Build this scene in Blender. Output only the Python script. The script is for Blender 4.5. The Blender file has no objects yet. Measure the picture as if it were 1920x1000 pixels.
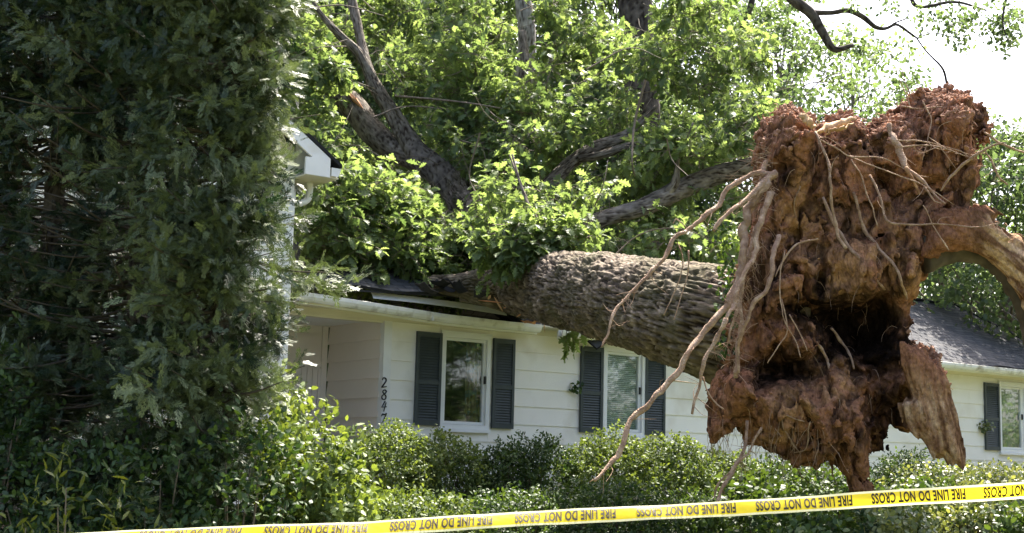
import bpy, math, random
import numpy as np
from mathutils import Vector
sc = bpy.context.scene
COL = sc.collection
R_ = math.radians
# ------------------------------------------------------------------ camera
CZ = 1.6
FPX, PITCH, ROLL = 2623.1, 0.140631, 0.025546
_F = np.array([0, math.cos(PITCH), math.sin(PITCH)]); _Rt = np.array([1., 0, 0]); _U = np.cross(_Rt, _F)
CR = math.cos(ROLL)*_Rt + math.sin(ROLL)*_U; CU = -math.sin(ROLL)*_Rt + math.cos(ROLL)*_U
CAM0 = np.array([0, 0, CZ])
cd = bpy.data.cameras.new('camera'); cam = bpy.data.objects.new('camera', cd); COL.objects.link(cam)
cd.sensor_width = 36; cd.lens = 36*FPX/1920; cd.clip_end = 3000; cd.clip_start = .05
from mathutils import Matrix
cam.matrix_world = Matrix(((CR[0], CU[0], -_F[0], 0), (CR[1], CU[1], -_F[1], 0), (CR[2], CU[2], -_F[2], CZ), (0, 0, 0, 1)))
sc.camera = cam
# ------------------------------------------------------------------ light
SUN_EL, SUN_AZ = 58.0, 24.0
w = bpy.data.worlds.new('World'); sc.world = w; w.use_nodes = True
nt = w.node_tree; bg = nt.nodes['Background']
sky = nt.nodes.new('ShaderNodeTexSky'); sky.sky_type = 'NISHITA'; sky.sun_disc = False
sky.sun_elevation = R_(SUN_EL); sky.sun_rotation = R_(SUN_AZ); sky.dust_density = 5.0; sky.air_density = .75; sky.ozone_density = .4
nt.links.new(sky.outputs[0], bg.inputs[0]); bg.inputs[1].default_value = .145
sl = bpy.data.lights.new('sun', 'SUN'); sl.energy = 4.9; sl.angle = R_(.5); sl.color = (1, .94, .83)
so = bpy.data.objects.new('sun', sl); COL.objects.link(so)
sd = Vector((math.cos(R_(SUN_EL))*math.sin(R_(SUN_AZ)), math.cos(R_(SUN_EL))*math.cos(R_(SUN_AZ)), math.sin(R_(SUN_EL))))
so.rotation_euler = sd.to_track_quat('Z', 'Y').to_euler(); so.location = (0, 0, 40)
sc.view_settings.view_transform = 'Standard'; sc.view_settings.look = 'None'
sc.view_settings.exposure = 2.0; sc.view_settings.gamma = 1
try: sc.cycles.transparent_max_bounces = 16
except Exception: pass
# ------------------------------------------------------------------ helpers
def ray(px, py):
    return CR*(px-960) + CU*(500-py) + _F*FPX
def P(px, py, d):
    "world point d metres deep (along +Y) seen near pixel"
    r = ray(px, py); return CAM0 + r*(d/r[1])
def proj(p):
    q = np.asarray(p, float) - CAM0; z = q@_F
    return np.stack([960+FPX*(q@CR)/z, 500-FPX*(q@CU)/z], -1)
TH = .631638
WP = np.array([-.66, 19.98, 0]); WU = np.array([math.cos(TH), math.sin(TH), 0]); WN = np.array([math.sin(TH), -math.cos(TH), 0])
def W(t, o, z): return WP + WU*t + WN*o + np.array([0, 0, z])
def hit(px, py, off=0.):
    "pixel -> (t, z) on the vertical plane parallel to the house front at offset off"
    r = ray(px, py); P0 = WP + WN*off
    k = ((P0-CAM0)@WN)/(r@WN); q = CAM0 + r*k
    return float((q-P0)@WU), float(q[2])
def unit(v): v = np.asarray(v, float); return v/(np.linalg.norm(v, axis=-1, keepdims=True)+1e-12)
def smooth(a, b, x): x = np.clip((x-a)/(b-a), 0, 1); return x*x*(3-2*x)
_tab = {}
def vnoise(p, seed=0):
    if seed not in _tab: _tab[seed] = np.random.RandomState(seed+77).rand(32, 32, 32).astype(np.float32)
    T = _tab[seed]; p = np.asarray(p, np.float32); i = np.floor(p).astype(np.int32); f = p-i; f = f*f*(3-2*f)
    i &= 31; j = (i+1) & 31
    x0, y0, z0 = i[..., 0], i[..., 1], i[..., 2]; x1, y1, z1 = j[..., 0], j[..., 1], j[..., 2]
    fx, fy, fz = f[..., 0], f[..., 1], f[..., 2]
    a = T[x0, y0, z0]*(1-fx)+T[x1, y0, z0]*fx; b = T[x0, y1, z0]*(1-fx)+T[x1, y1, z0]*fx
    c = T[x0, y0, z1]*(1-fx)+T[x1, y0, z1]*fx; d = T[x0, y1, z1]*(1-fx)+T[x1, y1, z1]*fx
    a = a*(1-fy)+b*fy; c = c*(1-fy)+d*fy
    return (a*(1-fz)+c*fz)*2-1
def fbm(p, o=3, seed=0):
    s = 0; a = 1.; n = 0
    for k in range(o): s = s + a*vnoise(p*(2.03**k)+k*7.1, seed); n += a; a *= .5
    return s/n
def mesh_from(name, V, loops, starts, totals, mat, smooth_=False, attr=None, uv=None):
    me = bpy.data.meshes.new(name)
    V = np.ascontiguousarray(V, np.float32)
    me.vertices.add(len(V)); me.vertices.foreach_set('co', V.ravel())
    me.loops.add(len(loops)); me.loops.foreach_set('vertex_index', np.ascontiguousarray(loops, np.int32))
    me.polygons.add(len(starts)); me.polygons.foreach_set('loop_start', np.ascontiguousarray(starts, np.int32))
    try: me.polygons.foreach_set('loop_total', np.ascontiguousarray(totals, np.int32))
    except Exception: pass
    me.polygons.foreach_set('use_smooth', np.full(len(starts), bool(smooth_)))
    if attr is not None:
        for an, (dom, arr) in attr.items():
            if arr.ndim == 1: at = me.attributes.new(an, 'FLOAT', dom); at.data.foreach_set('value', np.ascontiguousarray(arr, np.float32))
            else:
                at = me.attributes.new(an, 'FLOAT_COLOR', dom); at.data.foreach_set('color', np.ascontiguousarray(arr, np.float32).ravel())
    if uv is not None:
        l = me.uv_layers.new(name='UVMap'); l.data.foreach_set('uv', np.ascontiguousarray(uv, np.float32).ravel())
    me.update(calc_edges=True)
    if mat: me.materials.append(mat)
    return me
def link(name, me, parent=None):
    o = bpy.data.objects.new(name, me); COL.objects.link(o)
    if parent is not None: o.parent = parent
    return o
def tag(o, label=None, cat=None, group=None, kind=None):
    if label: o['label'] = label
    if cat: o['category'] = cat
    if group: o['group'] = group
    if kind: o['kind'] = kind
    return o
def empty(name, label=None, cat=None, group=None, loc=(0, 0, 0)):
    o = bpy.data.objects.new(name, None); COL.objects.link(o); o.location = loc; o.empty_display_size = .2
    return tag(o, label, cat, group)
class MB:
    "collects shapes into one mesh (world coordinates)"
    def __init__(s): s.v = []; s.f = []; s.n = 0; s.a = []
    def add(s, V, F):
        s.v.append(np.asarray(V, float).reshape(-1, 3)); s.f += [tuple(i+s.n for i in f) for f in F]; s.n += len(s.v[-1])
    def hexa(s, c):
        s.add(c, [(0, 3, 2, 1), (4, 5, 6, 7), (0, 1, 5, 4), (1, 2, 6, 5), (2, 3, 7, 6), (3, 0, 4, 7)])
    def box(s, lo, hi):
        x0, y0, z0 = lo; x1, y1, z1 = hi
        s.hexa([(x0, y0, z0), (x1, y0, z0), (x1, y1, z0), (x0, y1, z0), (x0, y0, z1), (x1, y0, z1), (x1, y1, z1), (x0, y1, z1)])
    def wbox(s, t0, t1, o0, o1, z0, z1):
        "box in the house frame; o grows towards the street"
        s.hexa([W(t0, o1, z0), W(t1, o1, z0), W(t1, o0, z0), W(t0, o0, z0), W(t0, o1, z1), W(t1, o1, z1), W(t1, o0, z1), W(t0, o0, z1)])
    def tube(s, pts, rad, n=8, cap=True, flat=1., seed=None, rough=0.):
        pts = np.asarray(pts, float); rad = np.broadcast_to(np.asarray(rad, float), (len(pts),))
        T = np.gradient(pts, axis=0); T = unit(T)
        up = np.array([0, 0, 1.]) if abs(T[0][2]) < .9 else np.array([1., 0, 0])
        a = unit(np.cross(T[0], up)); rs = np.random.RandomState(seed or 0)
        rings = []
        th = np.linspace(0, 2*np.pi, n, endpoint=False)
        for i in range(len(pts)):
            a = unit(a - T[i]*(a@T[i])); b = np.cross(T[i], a)
            r = rad[i]*(1+rough*(rs.rand(n)-.5)) if rough else rad[i]*np.ones(n)
            rings.append(pts[i] + (np.cos(th)*r)[:, None]*a + (np.sin(th)*r*flat)[:, None]*b)
        F = []
        for i in range(len(pts)-1):
            for k in range(n):
                k2 = (k+1) % n; F.append((i*n+k, i*n+k2, (i+1)*n+k2, (i+1)*n+k))
        if cap: F.append(tuple(range(n))[::-1]); F.append(tuple((len(pts)-1)*n+k for k in range(n)))
        s.add(np.concatenate(rings), F)
    def build(s, name, mat, parent=None, sm=False, me_only=False):
        V = np.concatenate(s.v) if s.v else np.zeros((0, 3))
        tot = np.array([len(f) for f in s.f], np.int32); st = np.concatenate([[0], np.cumsum(tot)[:-1]]) if len(tot) else tot
        lp = np.array([i for f in s.f for i in f], np.int32)
        me = mesh_from(name, V, lp, st, tot, mat, sm)
        if me_only: return me
        return link(name, me, parent)
def spline(pts, n=6):
    "Catmull-Rom through rows (any number of columns)"
    p = np.asarray(pts, float); q = np.vstack([2*p[0]-p[1], p, 2*p[-1]-p[-2]]); out = []
    for i in range(1, len(q)-2):
        for k in range(n):
            t = k/n
            out.append(.5*((2*q[i])+(-q[i-1]+q[i+1])*t+(2*q[i-1]-5*q[i]+4*q[i+1]-q[i+2])*t*t+(-q[i-1]+3*q[i]-3*q[i+1]+q[i+2])*t**3))
    out.append(p[-1]); return np.array(out)
# ------------------------------------------------------------------ materials
def newmat(name):
    m = bpy.data.materials.new(name); m.use_nodes = True; t = m.node_tree
    return m, t, t.nodes['Principled BSDF'], t.nodes['Material Output']
def node(t, typ, **kw):
    n = t.nodes.new(typ)
    for k, v in kw.items():
        if k in n.inputs: n.inputs[k].default_value = v
        else: setattr(n, k, v)
    return n
def ramp(t, fac, stops):
    r = t.nodes.new('ShaderNodeValToRGB'); e = r.color_ramp.elements
    while len(e) < len(stops): e.new(.5)
    for i, (p, c) in enumerate(stops): e[i].position = p; e[i].color = (*c, 1) if len(c) == 3 else c
    t.links.new(fac, r.inputs[0]); return r.outputs[0]
def noisy(name, c1, c2, scale=5., rough=.7, bump=.3, bscale=None, spec=.3, det=6, stretch=(1, 1, 1), bdist=.01, metal=0, c3=None, sc3=1.5, thr=(.5, .65)):
    m, t, b, o = newmat(name)
    tc = node(t, 'ShaderNodeTexCoord'); mp = node(t, 'ShaderNodeMapping'); mp.inputs['Scale'].default_value = stretch
    t.links.new(tc.outputs['Object'], mp.inputs[0])
    n = node(t, 'ShaderNodeTexNoise', Scale=scale, Detail=det); t.links.new(mp.outputs[0], n.inputs['Vector'])
    col = ramp(t, n.outputs['Fac'], [(.32, c1), (.68, c2)])
    if c3:
        n3 = node(t, 'ShaderNodeTexNoise', Scale=sc3, Detail=5); t.links.new(tc.outputs['Object'], n3.inputs['Vector'])
        f = ramp(t, n3.outputs['Fac'], [(thr[0], (0, 0, 0)), (thr[1], (1, 1, 1))])
        mx = node(t, 'ShaderNodeMixRGB'); t.links.new(f, mx.inputs[0]); t.links.new(col, mx.inputs[1]); mx.inputs[2].default_value = (*c3, 1); col = mx.outputs[0]
    t.links.new(col, b.inputs['Base Color'])
    b.inputs['Roughness'].default_value = rough; b.inputs['Specular IOR Level'].default_value = spec; b.inputs['Metallic'].default_value = metal
    if bump:
        n2 = node(t, 'ShaderNodeTexNoise', Scale=bscale or scale*3, Detail=8); t.links.new(mp.outputs[0], n2.inputs['Vector'])
        bp = node(t, 'ShaderNodeBump', Strength=bump, Distance=bdist); t.links.new(n2.outputs['Fac'], bp.inputs['Height'])
        t.links.new(bp.outputs[0], b.inputs['Normal'])
    return m
def leafmat(name, dark, light, trans=.4, rough=.45, spec=.5, tcol=None):
    m, t, b, o = newmat(name)
    at = node(t, 'ShaderNodeAttribute', attribute_name='var')
    col = ramp(t, at.outputs['Fac'], [(0., dark), (1., light)])
    t.links.new(col, b.inputs['Base Color']); b.inputs['Roughness'].default_value = rough; b.inputs['Specular IOR Level'].default_value = spec
    tr = node(t, 'ShaderNodeBsdfTranslucent'); g = node(t, 'ShaderNodeMixRGB', blend_type='MULTIPLY'); g.inputs[0].default_value = 1
    t.links.new(col, g.inputs[1]); g.inputs[2].default_value = tcol or (1.9, 1.75, .55, 1)
    t.links.new(g.outputs[0], tr.inputs[0])
    mx = node(t, 'ShaderNodeMixShader'); mx.inputs[0].default_value = trans
    t.links.new(b.outputs[0], mx.inputs[1]); t.links.new(tr.outputs[0], mx.inputs[2]); t.links.new(mx.outputs[0], o.inputs[0])
    return m
M = {}
M['siding'] = noisy('siding_paint', (.80, .775, .715), (.86, .84, .785), 1.2, .55, .12, 60, .3, c3=(.60, .55, .44), sc3=1.6, thr=(.52, .85))
M['trim'] = noisy('trim_paint', (.74, .74, .72), (.84, .84, .83), 2, .5, .08, 50, c3=(.62, .58, .48), sc3=2.5, thr=(.6, .85))
M['soffit'] = noisy('soffit_paint', (.66, .62, .50), (.76, .72, .60), 2, .6, .08, 50)
M['gutter'] = noisy('weathered_gutter_metal', (.66, .66, .60), (.78, .78, .74), 3, .45, .05, 50, c3=(.30, .27, .19), sc3=5, thr=(.5, .72))
M['shutter'] = noisy('shutter_paint', (.044, .056, .058), (.060, .073, .075), 6, .5, .1, 60)
M['frame'] = noisy('window_frame_vinyl', (.72, .73, .73), (.80, .81, .81), 3, .4, .05)
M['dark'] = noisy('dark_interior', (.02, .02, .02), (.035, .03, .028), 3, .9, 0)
M['curtain'] = noisy('curtain_cloth', (.55, .57, .50), (.70, .72, .66), 6, .9, .3, 20, stretch=(1, 1, .1))
M['bcurtain'] = noisy('brown_curtain_cloth', (.16, .10, .06), (.34, .24, .15), 12, .9, .3, 20, c3=(.10, .22, .32), sc3=9, thr=(.5, .6))
M['blind'] = noisy('blind_slat_paint', (.68, .74, .70), (.76, .82, .78), 5, .5, 0)
M['black'] = noisy('black_iron', (.012, .012, .014), (.02, .02, .022), 20, .4, 0)
M['shadewall'] = noisy('recess_shade_tint', (.82, .75, .68), (.86, .80, .74), 1.5, .6, .1, 50)  # white wall paint with the recess's beige shade tint put in its colour
M['dim'] = noisy('tan_board', (.20, .17, .15), (.26, .22, .19), 1.5, .8, .1)
M['wood'] = noisy('split_wood', (.42, .24, .12), (.62, .42, .24), 9, .75, .6, 30, .2, stretch=(1, 1, .12), bdist=.02, c3=(.20, .10, .05), sc3=3, thr=(.52, .66))
M['orange_wood'] = noisy('fresh_split_wood', (.50, .20, .09), (.60, .32, .16), 12, .75, .4, 30)
M['twig'] = noisy('twig_bark', (.10, .08, .06), (.20, .16, .12), 20, .85, .3, 60)
M['ground'] = noisy('lawn_and_soil', (.07, .09, .035), (.12, .14, .055), 3, .95, .5, 40, .1, c3=(.16, .12, .08), sc3=.4)
M['felt'] = noisy('roof_felt', (.02, .02, .022), (.04, .04, .042), 6, .8, .3, 40)
def glassmat():
    m, t, b, o = newmat('window_glass')
    gl = node(t, 'ShaderNodeBsdfGlossy', Roughness=.02); tr = node(t, 'ShaderNodeBsdfTransparent'); lw = node(t, 'ShaderNodeLayerWeight', Blend=.5); fr = node(t, 'ShaderNodeMapRange'); fr.inputs['To Min'].default_value = .10; fr.inputs['To Max'].default_value = .62; t.links.new(lw.outputs['Facing'], fr.inputs[0])
    tr.inputs[0].default_value = (.85, .9, .88, 1)
    n = node(t, 'ShaderNodeTexNoise', Scale=1.5); bp = node(t, 'ShaderNodeBump', Strength=.04, Distance=.02)
    t.links.new(n.outputs['Fac'], bp.inputs['Height']); t.links.new(bp.outputs[0], gl.inputs['Normal'])
    mx = node(t, 'ShaderNodeMixShader'); t.links.new(fr.outputs[0], mx.inputs[0]); t.links.new(tr.outputs[0], mx.inputs[1]); t.links.new(gl.outputs[0], mx.inputs[2])
    t.links.new(mx.outputs[0], o.inputs[0]); return m
M['glass'] = glassmat()
def barkmat(name, c1, c2, c3, sc=7, bump=1., moss=None, bk=True):
    m, t, b, o = newmat(name)
    tc = node(t, 'ShaderNodeTexCoord'); at = node(t, 'ShaderNodeAttribute', attribute_name='crack')
    n = node(t, 'ShaderNodeTexNoise', Scale=sc, Detail=8); t.links.new(tc.outputs['Object'], n.inputs['Vector'])
    col = ramp(t, n.outputs['Fac'], [(.3, c1), (.55, c2), (.75, c3)])
    mx = node(t, 'ShaderNodeMixRGB', blend_type='MULTIPLY'); t.links.new(at.outputs['Fac'], mx.inputs[0]); t.links.new(col, mx.inputs[1]); mx.inputs[2].default_value = (.16, .12, .09, 1)
    out = mx.outputs[0]
    if moss:
        n3 = node(t, 'ShaderNodeTexNoise', Scale=1.6, Detail=6); t.links.new(tc.outputs['Object'], n3.inputs['Vector'])
        f = ramp(t, n3.outputs['Fac'], [(.45, (0, 0, 0)), (.7, (.75, .75, .75))])
        m3 = node(t, 'ShaderNodeMixRGB'); t.links.new(f, m3.inputs[0]); t.links.new(out, m3.inputs[1]); m3.inputs[2].default_value = (*moss, 1); out = m3.outputs[0]
    t.links.new(out, b.inputs['Base Color']); b.inputs['Roughness'].default_value = .88; b.inputs['Specular IOR Level'].default_value = .2
    v = node(t, 'ShaderNodeTexNoise', Scale=sc*5, Detail=8)
    if bk:
        ab = node(t, 'ShaderNodeAttribute', attribute_name='bk'); mp = node(t, 'ShaderNodeMapping'); mp.inputs['Scale'].default_value = (.28, 1, 1)
        t.links.new(ab.outputs['Vector'], mp.inputs[0]); t.links.new(mp.outputs[0], v.inputs['Vector'])
    else: t.links.new(tc.outputs['Object'], v.inputs['Vector'])
    bp = node(t, 'ShaderNodeBump', Strength=bump, Distance=.03); t.links.new(v.outputs['Fac'], bp.inputs['Height']); t.links.new(bp.outputs[0], b.inputs['Normal'])
    return m
M['bark'] = barkmat('oak_bark', (.075, .058, .040), (.19, .148, .11), (.44, .355, .28), sc=8, moss=(.080, .078, .036))
M['limbbark'] = barkmat('limb_bark', (.10, .085, .07), (.20, .17, .14), (.32, .28, .24))
M['palebark'] = barkmat('pale_bark', (.20, .18, .15), (.34, .31, .28), (.48, .45, .40))
M['darkbark'] = barkmat('dark_bark', (.05, .042, .035), (.09, .075, .06), (.14, .12, .10))
M['redbark'] = barkmat('cedar_bark', (.08, .05, .035), (.15, .095, .07), (.22, .15, .11))
M['root'] = barkmat('root_bark', (.26, .16, .11), (.42, .285, .205), (.62, .47, .36), sc=14, bk=False)
M['oakleaf'] = leafmat('oak_leaf', (.055, .092, .040), (.22, .285, .13), .54, .48, .28, (1.5, 1.5, .78, 1))
M['treeleaf'] = leafmat('tree_leaf', (.050, .080, .042), (.15, .20, .095), .50, .45, .4, (1.45, 1.5, .85, 1))
M['cedar'] = leafmat('cedar_spray', (.009, .028, .012), (.19, .23, .115), .16, .45, .45, (1.4, 1.5, .7, 1))  # light end puts backlit highlights into the frond colour
M['shrub'] = leafmat('shrub_leaf', (.016, .042, .014), (.085, .135, .042), .28, .5, .3)
M['boxleaf'] = leafmat('hedge_leaf', (.026, .056, .018), (.16, .215, .070), .28, .52, .25)
M['yellowleaf'] = leafmat('yellow_green_leaf', (.035, .06, .012), (.15, .17, .03), .3, .4, .5)
M['paleleaf'] = leafmat('variegated_leaf', (.05, .085, .035), (.22, .25, .13), .28, .4, .5)
def shingle(name, c1, c2):
    m, t, b, o = newmat(name)
    tc = node(t, 'ShaderNodeTexCoord')
    br = node(t, 'ShaderNodeTexBrick'); br.inputs['Scale'].default_value = 1; br.inputs['Brick Width'].default_value = .30; br.inputs['Row Height'].default_value = .135
    br.inputs['Mortar Size'].default_value = .008; br.inputs['Mortar Smooth'].default_value = .3; br.inputs['Color1'].default_value = (*c1, 1); br.inputs['Color2'].default_value = (*c2, 1)
    br.inputs['Mortar'].default_value = (c1[0]*.35, c1[1]*.35, c1[2]*.35, 1)
    t.links.new(tc.outputs['UV'], br.inputs['Vector'])
    n = node(t, 'ShaderNodeTexNoise', Scale=1.3, Detail=6); t.links.new(tc.outputs['Object'], n.inputs['Vector'])
    f = ramp(t, n.outputs['Fac'], [(.3, (.75, .75, .75)), (.7, (1.15, 1.12, 1.1))])
    mx = node(t, 'ShaderNodeMixRGB', blend_type='MULTIPLY'); mx.inputs[0].default_value = 1; t.links.new(br.outputs['Color'], mx.inputs[1]); t.links.new(f, mx.inputs[2])
    t.links.new(mx.outputs[0], b.inputs['Base Color']); b.inputs['Roughness'].default_value = .95; b.inputs['Specular IOR Level'].default_value = .12
    n2 = node(t, 'ShaderNodeTexNoise', Scale=90); t.links.new(tc.outputs['Object'], n2.inputs['Vector'])
    ad = node(t, 'ShaderNodeMath', operation='SUBTRACT'); t.links.new(n2.outputs['Fac'], ad.inputs[0]); t.links.new(br.outputs['Fac'], ad.inputs[1])
    bp = node(t, 'ShaderNodeBump', Strength=.6, Distance=.012); t.links.new(ad.outputs[0], bp.inputs['Height']); t.links.new(bp.outputs[0], b.inputs['Normal'])
    return m
M['shingle'] = shingle('asphalt_shingles', (.075, .079, .088), (.120, .119, .124))
# ------------------------------------------------------------------ foliage tools
def leafinst(tpl, pos, d, nrm, size, rs, var=None, curl=None):
    "instances of a one-polygon leaf (k,3): x along the leaf, z its normal"
    d = unit(d); nrm = unit(nrm - d*(nrm*d).sum(1, keepdims=True)); s = np.cross(nrm, d)
    k = len(tpl); size = np.broadcast_to(size, (len(pos),))
    V = pos[:, None, :] + size[:, None, None]*(tpl[None, :, 0, None]*d[:, None, :] + tpl[None, :, 1, None]*s[:, None, :] + tpl[None, :, 2, None]*nrm[:, None, :])
    if var is None: var = rs.rand(len(pos))
    return V.reshape(-1, 3), k, var
def leafmesh(name, batches, mat):
    "batches of (V, k, var); every k consecutive vertices are one face"
    Vs = []; tot = []; va = []
    for V, k, var in batches:
        Vs.append(V); n = len(V)//k; tot.append(np.full(n, k, np.int32)); va.append(np.repeat(var, n//len(var)))
    V = np.concatenate(Vs); tot = np.concatenate(tot); va = np.concatenate(va)
    st = np.concatenate([[0], np.cumsum(tot)[:-1]])
    return mesh_from(name, V, np.arange(len(V), dtype=np.int32), st, tot, mat, False, {'var': ('FACE', np.clip(va, 0, 1))})
_h = [(0, .015), (.18, .07), (.28, .25), (.36, .10), (.52, .36), (.60, .13), (.74, .32), (.84, .10), (.93, .13)]
OAK = np.array([(x, y, .25*y) for x, y in _h]+[(1.03, 0, -.05)]+[(x, -y, .25*y) for x, y in _h[::-1]]); OAK[:, 2] -= .12*OAK[:, 0]**2
HEX = np.array([(0, 0, 0), (.3, .24, .05), (.7, .22, .0), (1, 0, -.1), (.7, -.22, .0), (.3, -.24, .05)], float)
LANCE = np.array([(0, 0, 0), (.35, .12, .03), (.7, .10, -.02), (1, 0, -.14), (.7, -.10, -.02), (.35, -.12, .03)], float)
ROUND = np.array([(0, 0, 0), (.25, .27, .04), (.65, .32, .03), (1, 0, -.03), (.65, -.32, .03), (.25, -.27, .04)], float)
# cedar tuft: flat feathery frond, quads
def frond():
    q = []
    def finger(x, y, a, L, wd, z):
        c, s_ = math.cos(a), math.sin(a)
        for p in ((0, 0), (.5*L, wd), (L, 0), (.5*L, -wd)): q.append((x+p[0]*c-p[1]*s_, y+p[0]*s_+p[1]*c, z+.1*p[0]))
    rs = random.Random(4)
    for i in range(6):
        x = .06+.14*i
        for sg in (-1, 1):
            L = (.50-.048*i)*(.75+.5*rs.random()); a = sg*(.85-.04*i); zz = -.18*x*x+rs.uniform(-.05, .05)
            finger(x, 0, a, L, .034, zz)
            finger(x+.35*L*math.cos(a), .35*L*math.sin(a), a*.25, L*.55, .032, zz); finger(x+.5*L*math.cos(a), .5*L*math.sin(a), a*1.7, L*.35, .03, zz)
    finger(0, 0, 0, 1.1, .03, -.05)
    return np.array(q)
FROND = frond()*np.array([1.25, .72, 1.0])
def frondmesh_batch(pos, d, nrm, size, rs, var):
    V, k, _ = leafinst(FROND, pos, d, nrm, size, rs)
    return V, 4, np.repeat(var, len(FROND)//4)
def randdir(rs, n):
    v = rs.randn(n, 3); return unit(v)
def twigs_tube(mb, a, b, r0, r1, rs, n=4, seg=4, wob=.06):
    t = np.linspace(0, 1, seg)[:, None]; L = np.linalg.norm(b-a)
    p = a+(b-a)*t; p[1:-1] += rs.randn(seg-2, 3)*wob*L
    mb.tube(p, np.linspace(r0, r1, seg), n, cap=False)
    return p
# bark-displaced limb
def limb_mesh(name, rows, mat, parent, nr=48, step=.05, amp=.03, seed=3, ends=True):
    "rows of x,y,z,r"
    rows = np.asarray(rows, float); L = np.linalg.norm(np.diff(rows[:, :3], axis=0), axis=1).sum()
    sp = spline(rows, max(2, int(L/step/(len(rows)-1)))); pts = sp[:, :3]; rad = sp[:, 3]
    T = unit(np.gradient(pts, axis=0)); up = np.array([0, 0, 1.]) if abs(T[0][2]) < .9 else np.array([1., 0, 0])
    a = unit(np.cross(T[0], up)); A = []; B = []
    for i in range(len(pts)):
        a = unit(a-T[i]*(a@T[i])); A.append(a); B.append(np.cross(T[i], a))
    A = np.array(A); B = np.array(B); th = np.linspace(0, 2*np.pi, nr, endpoint=False)
    s = np.concatenate([[0], np.cumsum(np.linalg.norm(np.diff(pts, axis=0), axis=1))])
    S, TT = np.meshgrid(s, th, indexing='ij'); Rr = np.repeat(rad[:, None], nr, 1)
    k = 1/max(.026, amp*1.05)
    q = np.stack([S*k*.15, np.cos(TT)*Rr*k, np.sin(TT)*Rr*k], -1)
    q2 = q + .6*np.stack([fbm(q*.7, 2, 5), fbm(q*.7+9, 2, 6), fbm(q*.7+5, 2, 8)], -1)
    ridge = np.abs(fbm(q2, 2, seed)); crack = 1-smooth(0, .22, ridge)
    big = fbm(np.stack([S*1.1, np.cos(TT)*Rr*2.5, np.sin(TT)*Rr*2.5], -1), 3, seed+1)
    fine = fbm(q*3.1, 2, seed+2)
    plate = fbm(q2*1.7+3, 2, seed+4)
    crack = np.clip(crack*(.55+.6*(plate > -.1)), 0, 1)
    dr = -crack*amp + big*amp*2.0 + plate*amp*.55 + fine*amp*.4
    Rd = Rr + dr
    V = pts[:, None, :]+(np.cos(TT)*Rd)[..., None]*A[:, None, :]+(np.sin(TT)*Rd)[..., None]*B[:, None, :]
    m = len(pts); i, k_ = np.meshgrid(np.arange(m-1), np.arange(nr), indexing='ij'); k2 = (k_+1) % nr
    Fq = np.stack([i*nr+k_, i*nr+k2, (i+1)*nr+k2, (i+1)*nr+k_], -1).reshape(-1, 4)
    V = V.reshape(-1, 3); loops = list(Fq.ravel()); tot = [4]*len(Fq)
    if ends:
        loops += list(range(nr))[::-1]+[(m-1)*nr+x for x in range(nr)]; tot += [nr, nr]
    tot = np.array(tot); st = np.concatenate([[0], np.cumsum(tot)[:-1]])
    me = mesh_from(name, V, loops, st, tot, mat, True, {'crack': ('POINT', crack.ravel()), 'bk': ('POINT', np.stack([S.ravel(), (np.cos(TT)*Rr).ravel(), (np.sin(TT)*Rr).ravel(), np.ones(S.size)], 1))})
    return link(name, me, parent)
def pxrows(l):
    "(px, py, depth, radius_px) -> rows x,y,z,r"
    return np.array([(*P(a, b, d), r*d/FPX) for a, b, d, r in l])
# ------------------------------------------------------------------ ground
def gz(x, y):
    return .85*smooth(5, 17, y) + .05*fbm(np.stack([np.asarray(x)*.4, np.asarray(y)*.4, np.zeros_like(np.asarray(x, float))], -1), 2, 40)
def ground():
    a = np.concatenate([np.linspace(-600, -40, 15), np.linspace(-36, 36, 90), np.linspace(40, 600, 15)])
    b = np.concatenate([np.linspace(-200, -12, 12), np.linspace(-10, 45, 80), np.linspace(50, 900, 15)])
    X, Y = np.meshgrid(a, b, indexing='ij'); Z = gz(X, Y); V = np.stack([X, Y, Z], -1).reshape(-1, 3)
    n = len(b); i, k = np.meshgrid(np.arange(len(a)-1), np.arange(n-1), indexing='ij')
    F = np.stack([i*n+k, (i+1)*n+k, (i+1)*n+k+1, i*n+k+1], -1).reshape(-1, 4)
    me = mesh_from('ground', V, F.ravel(), np.arange(len(F))*4, np.full(len(F), 4), M['ground'], True)
    tag(link('ground', me), kind='structure')
ground()
# ------------------------------------------------------------------ the one-storey house
house = empty('damaged_house', 'white one-storey house with grey shutters and number 2847 crushed by the fallen oak', 'house', loc=tuple(W(1, 0, .85)))
ROOTS = []
def hb(mb, name, mat, parent=None, sm=False):
    o = mb.build(name, mat, None, sm); par(o, parent if parent is not None else house); return o
def par(o, p):
    "parent keeping the world place (every mesh is written in world coordinates)"
    o.parent = p
    if p.parent is None: o.matrix_parent_inverse = Matrix.Translation(-p.location)   # deeper parents already sit at the world origin
    return o
tC = hit(719, 700)[0]              # street corner of the wing
PX_END = 2058
T_END = hit(PX_END, 705, .45)[0]-.45
ZR = 5.30                          # ridge height
_, zc = hit(745, 786)              # a siding course line
COURSE = .267
Z0 = zc-COURSE*5
ZTOP = hit(800, 612)[1]+.02
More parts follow.
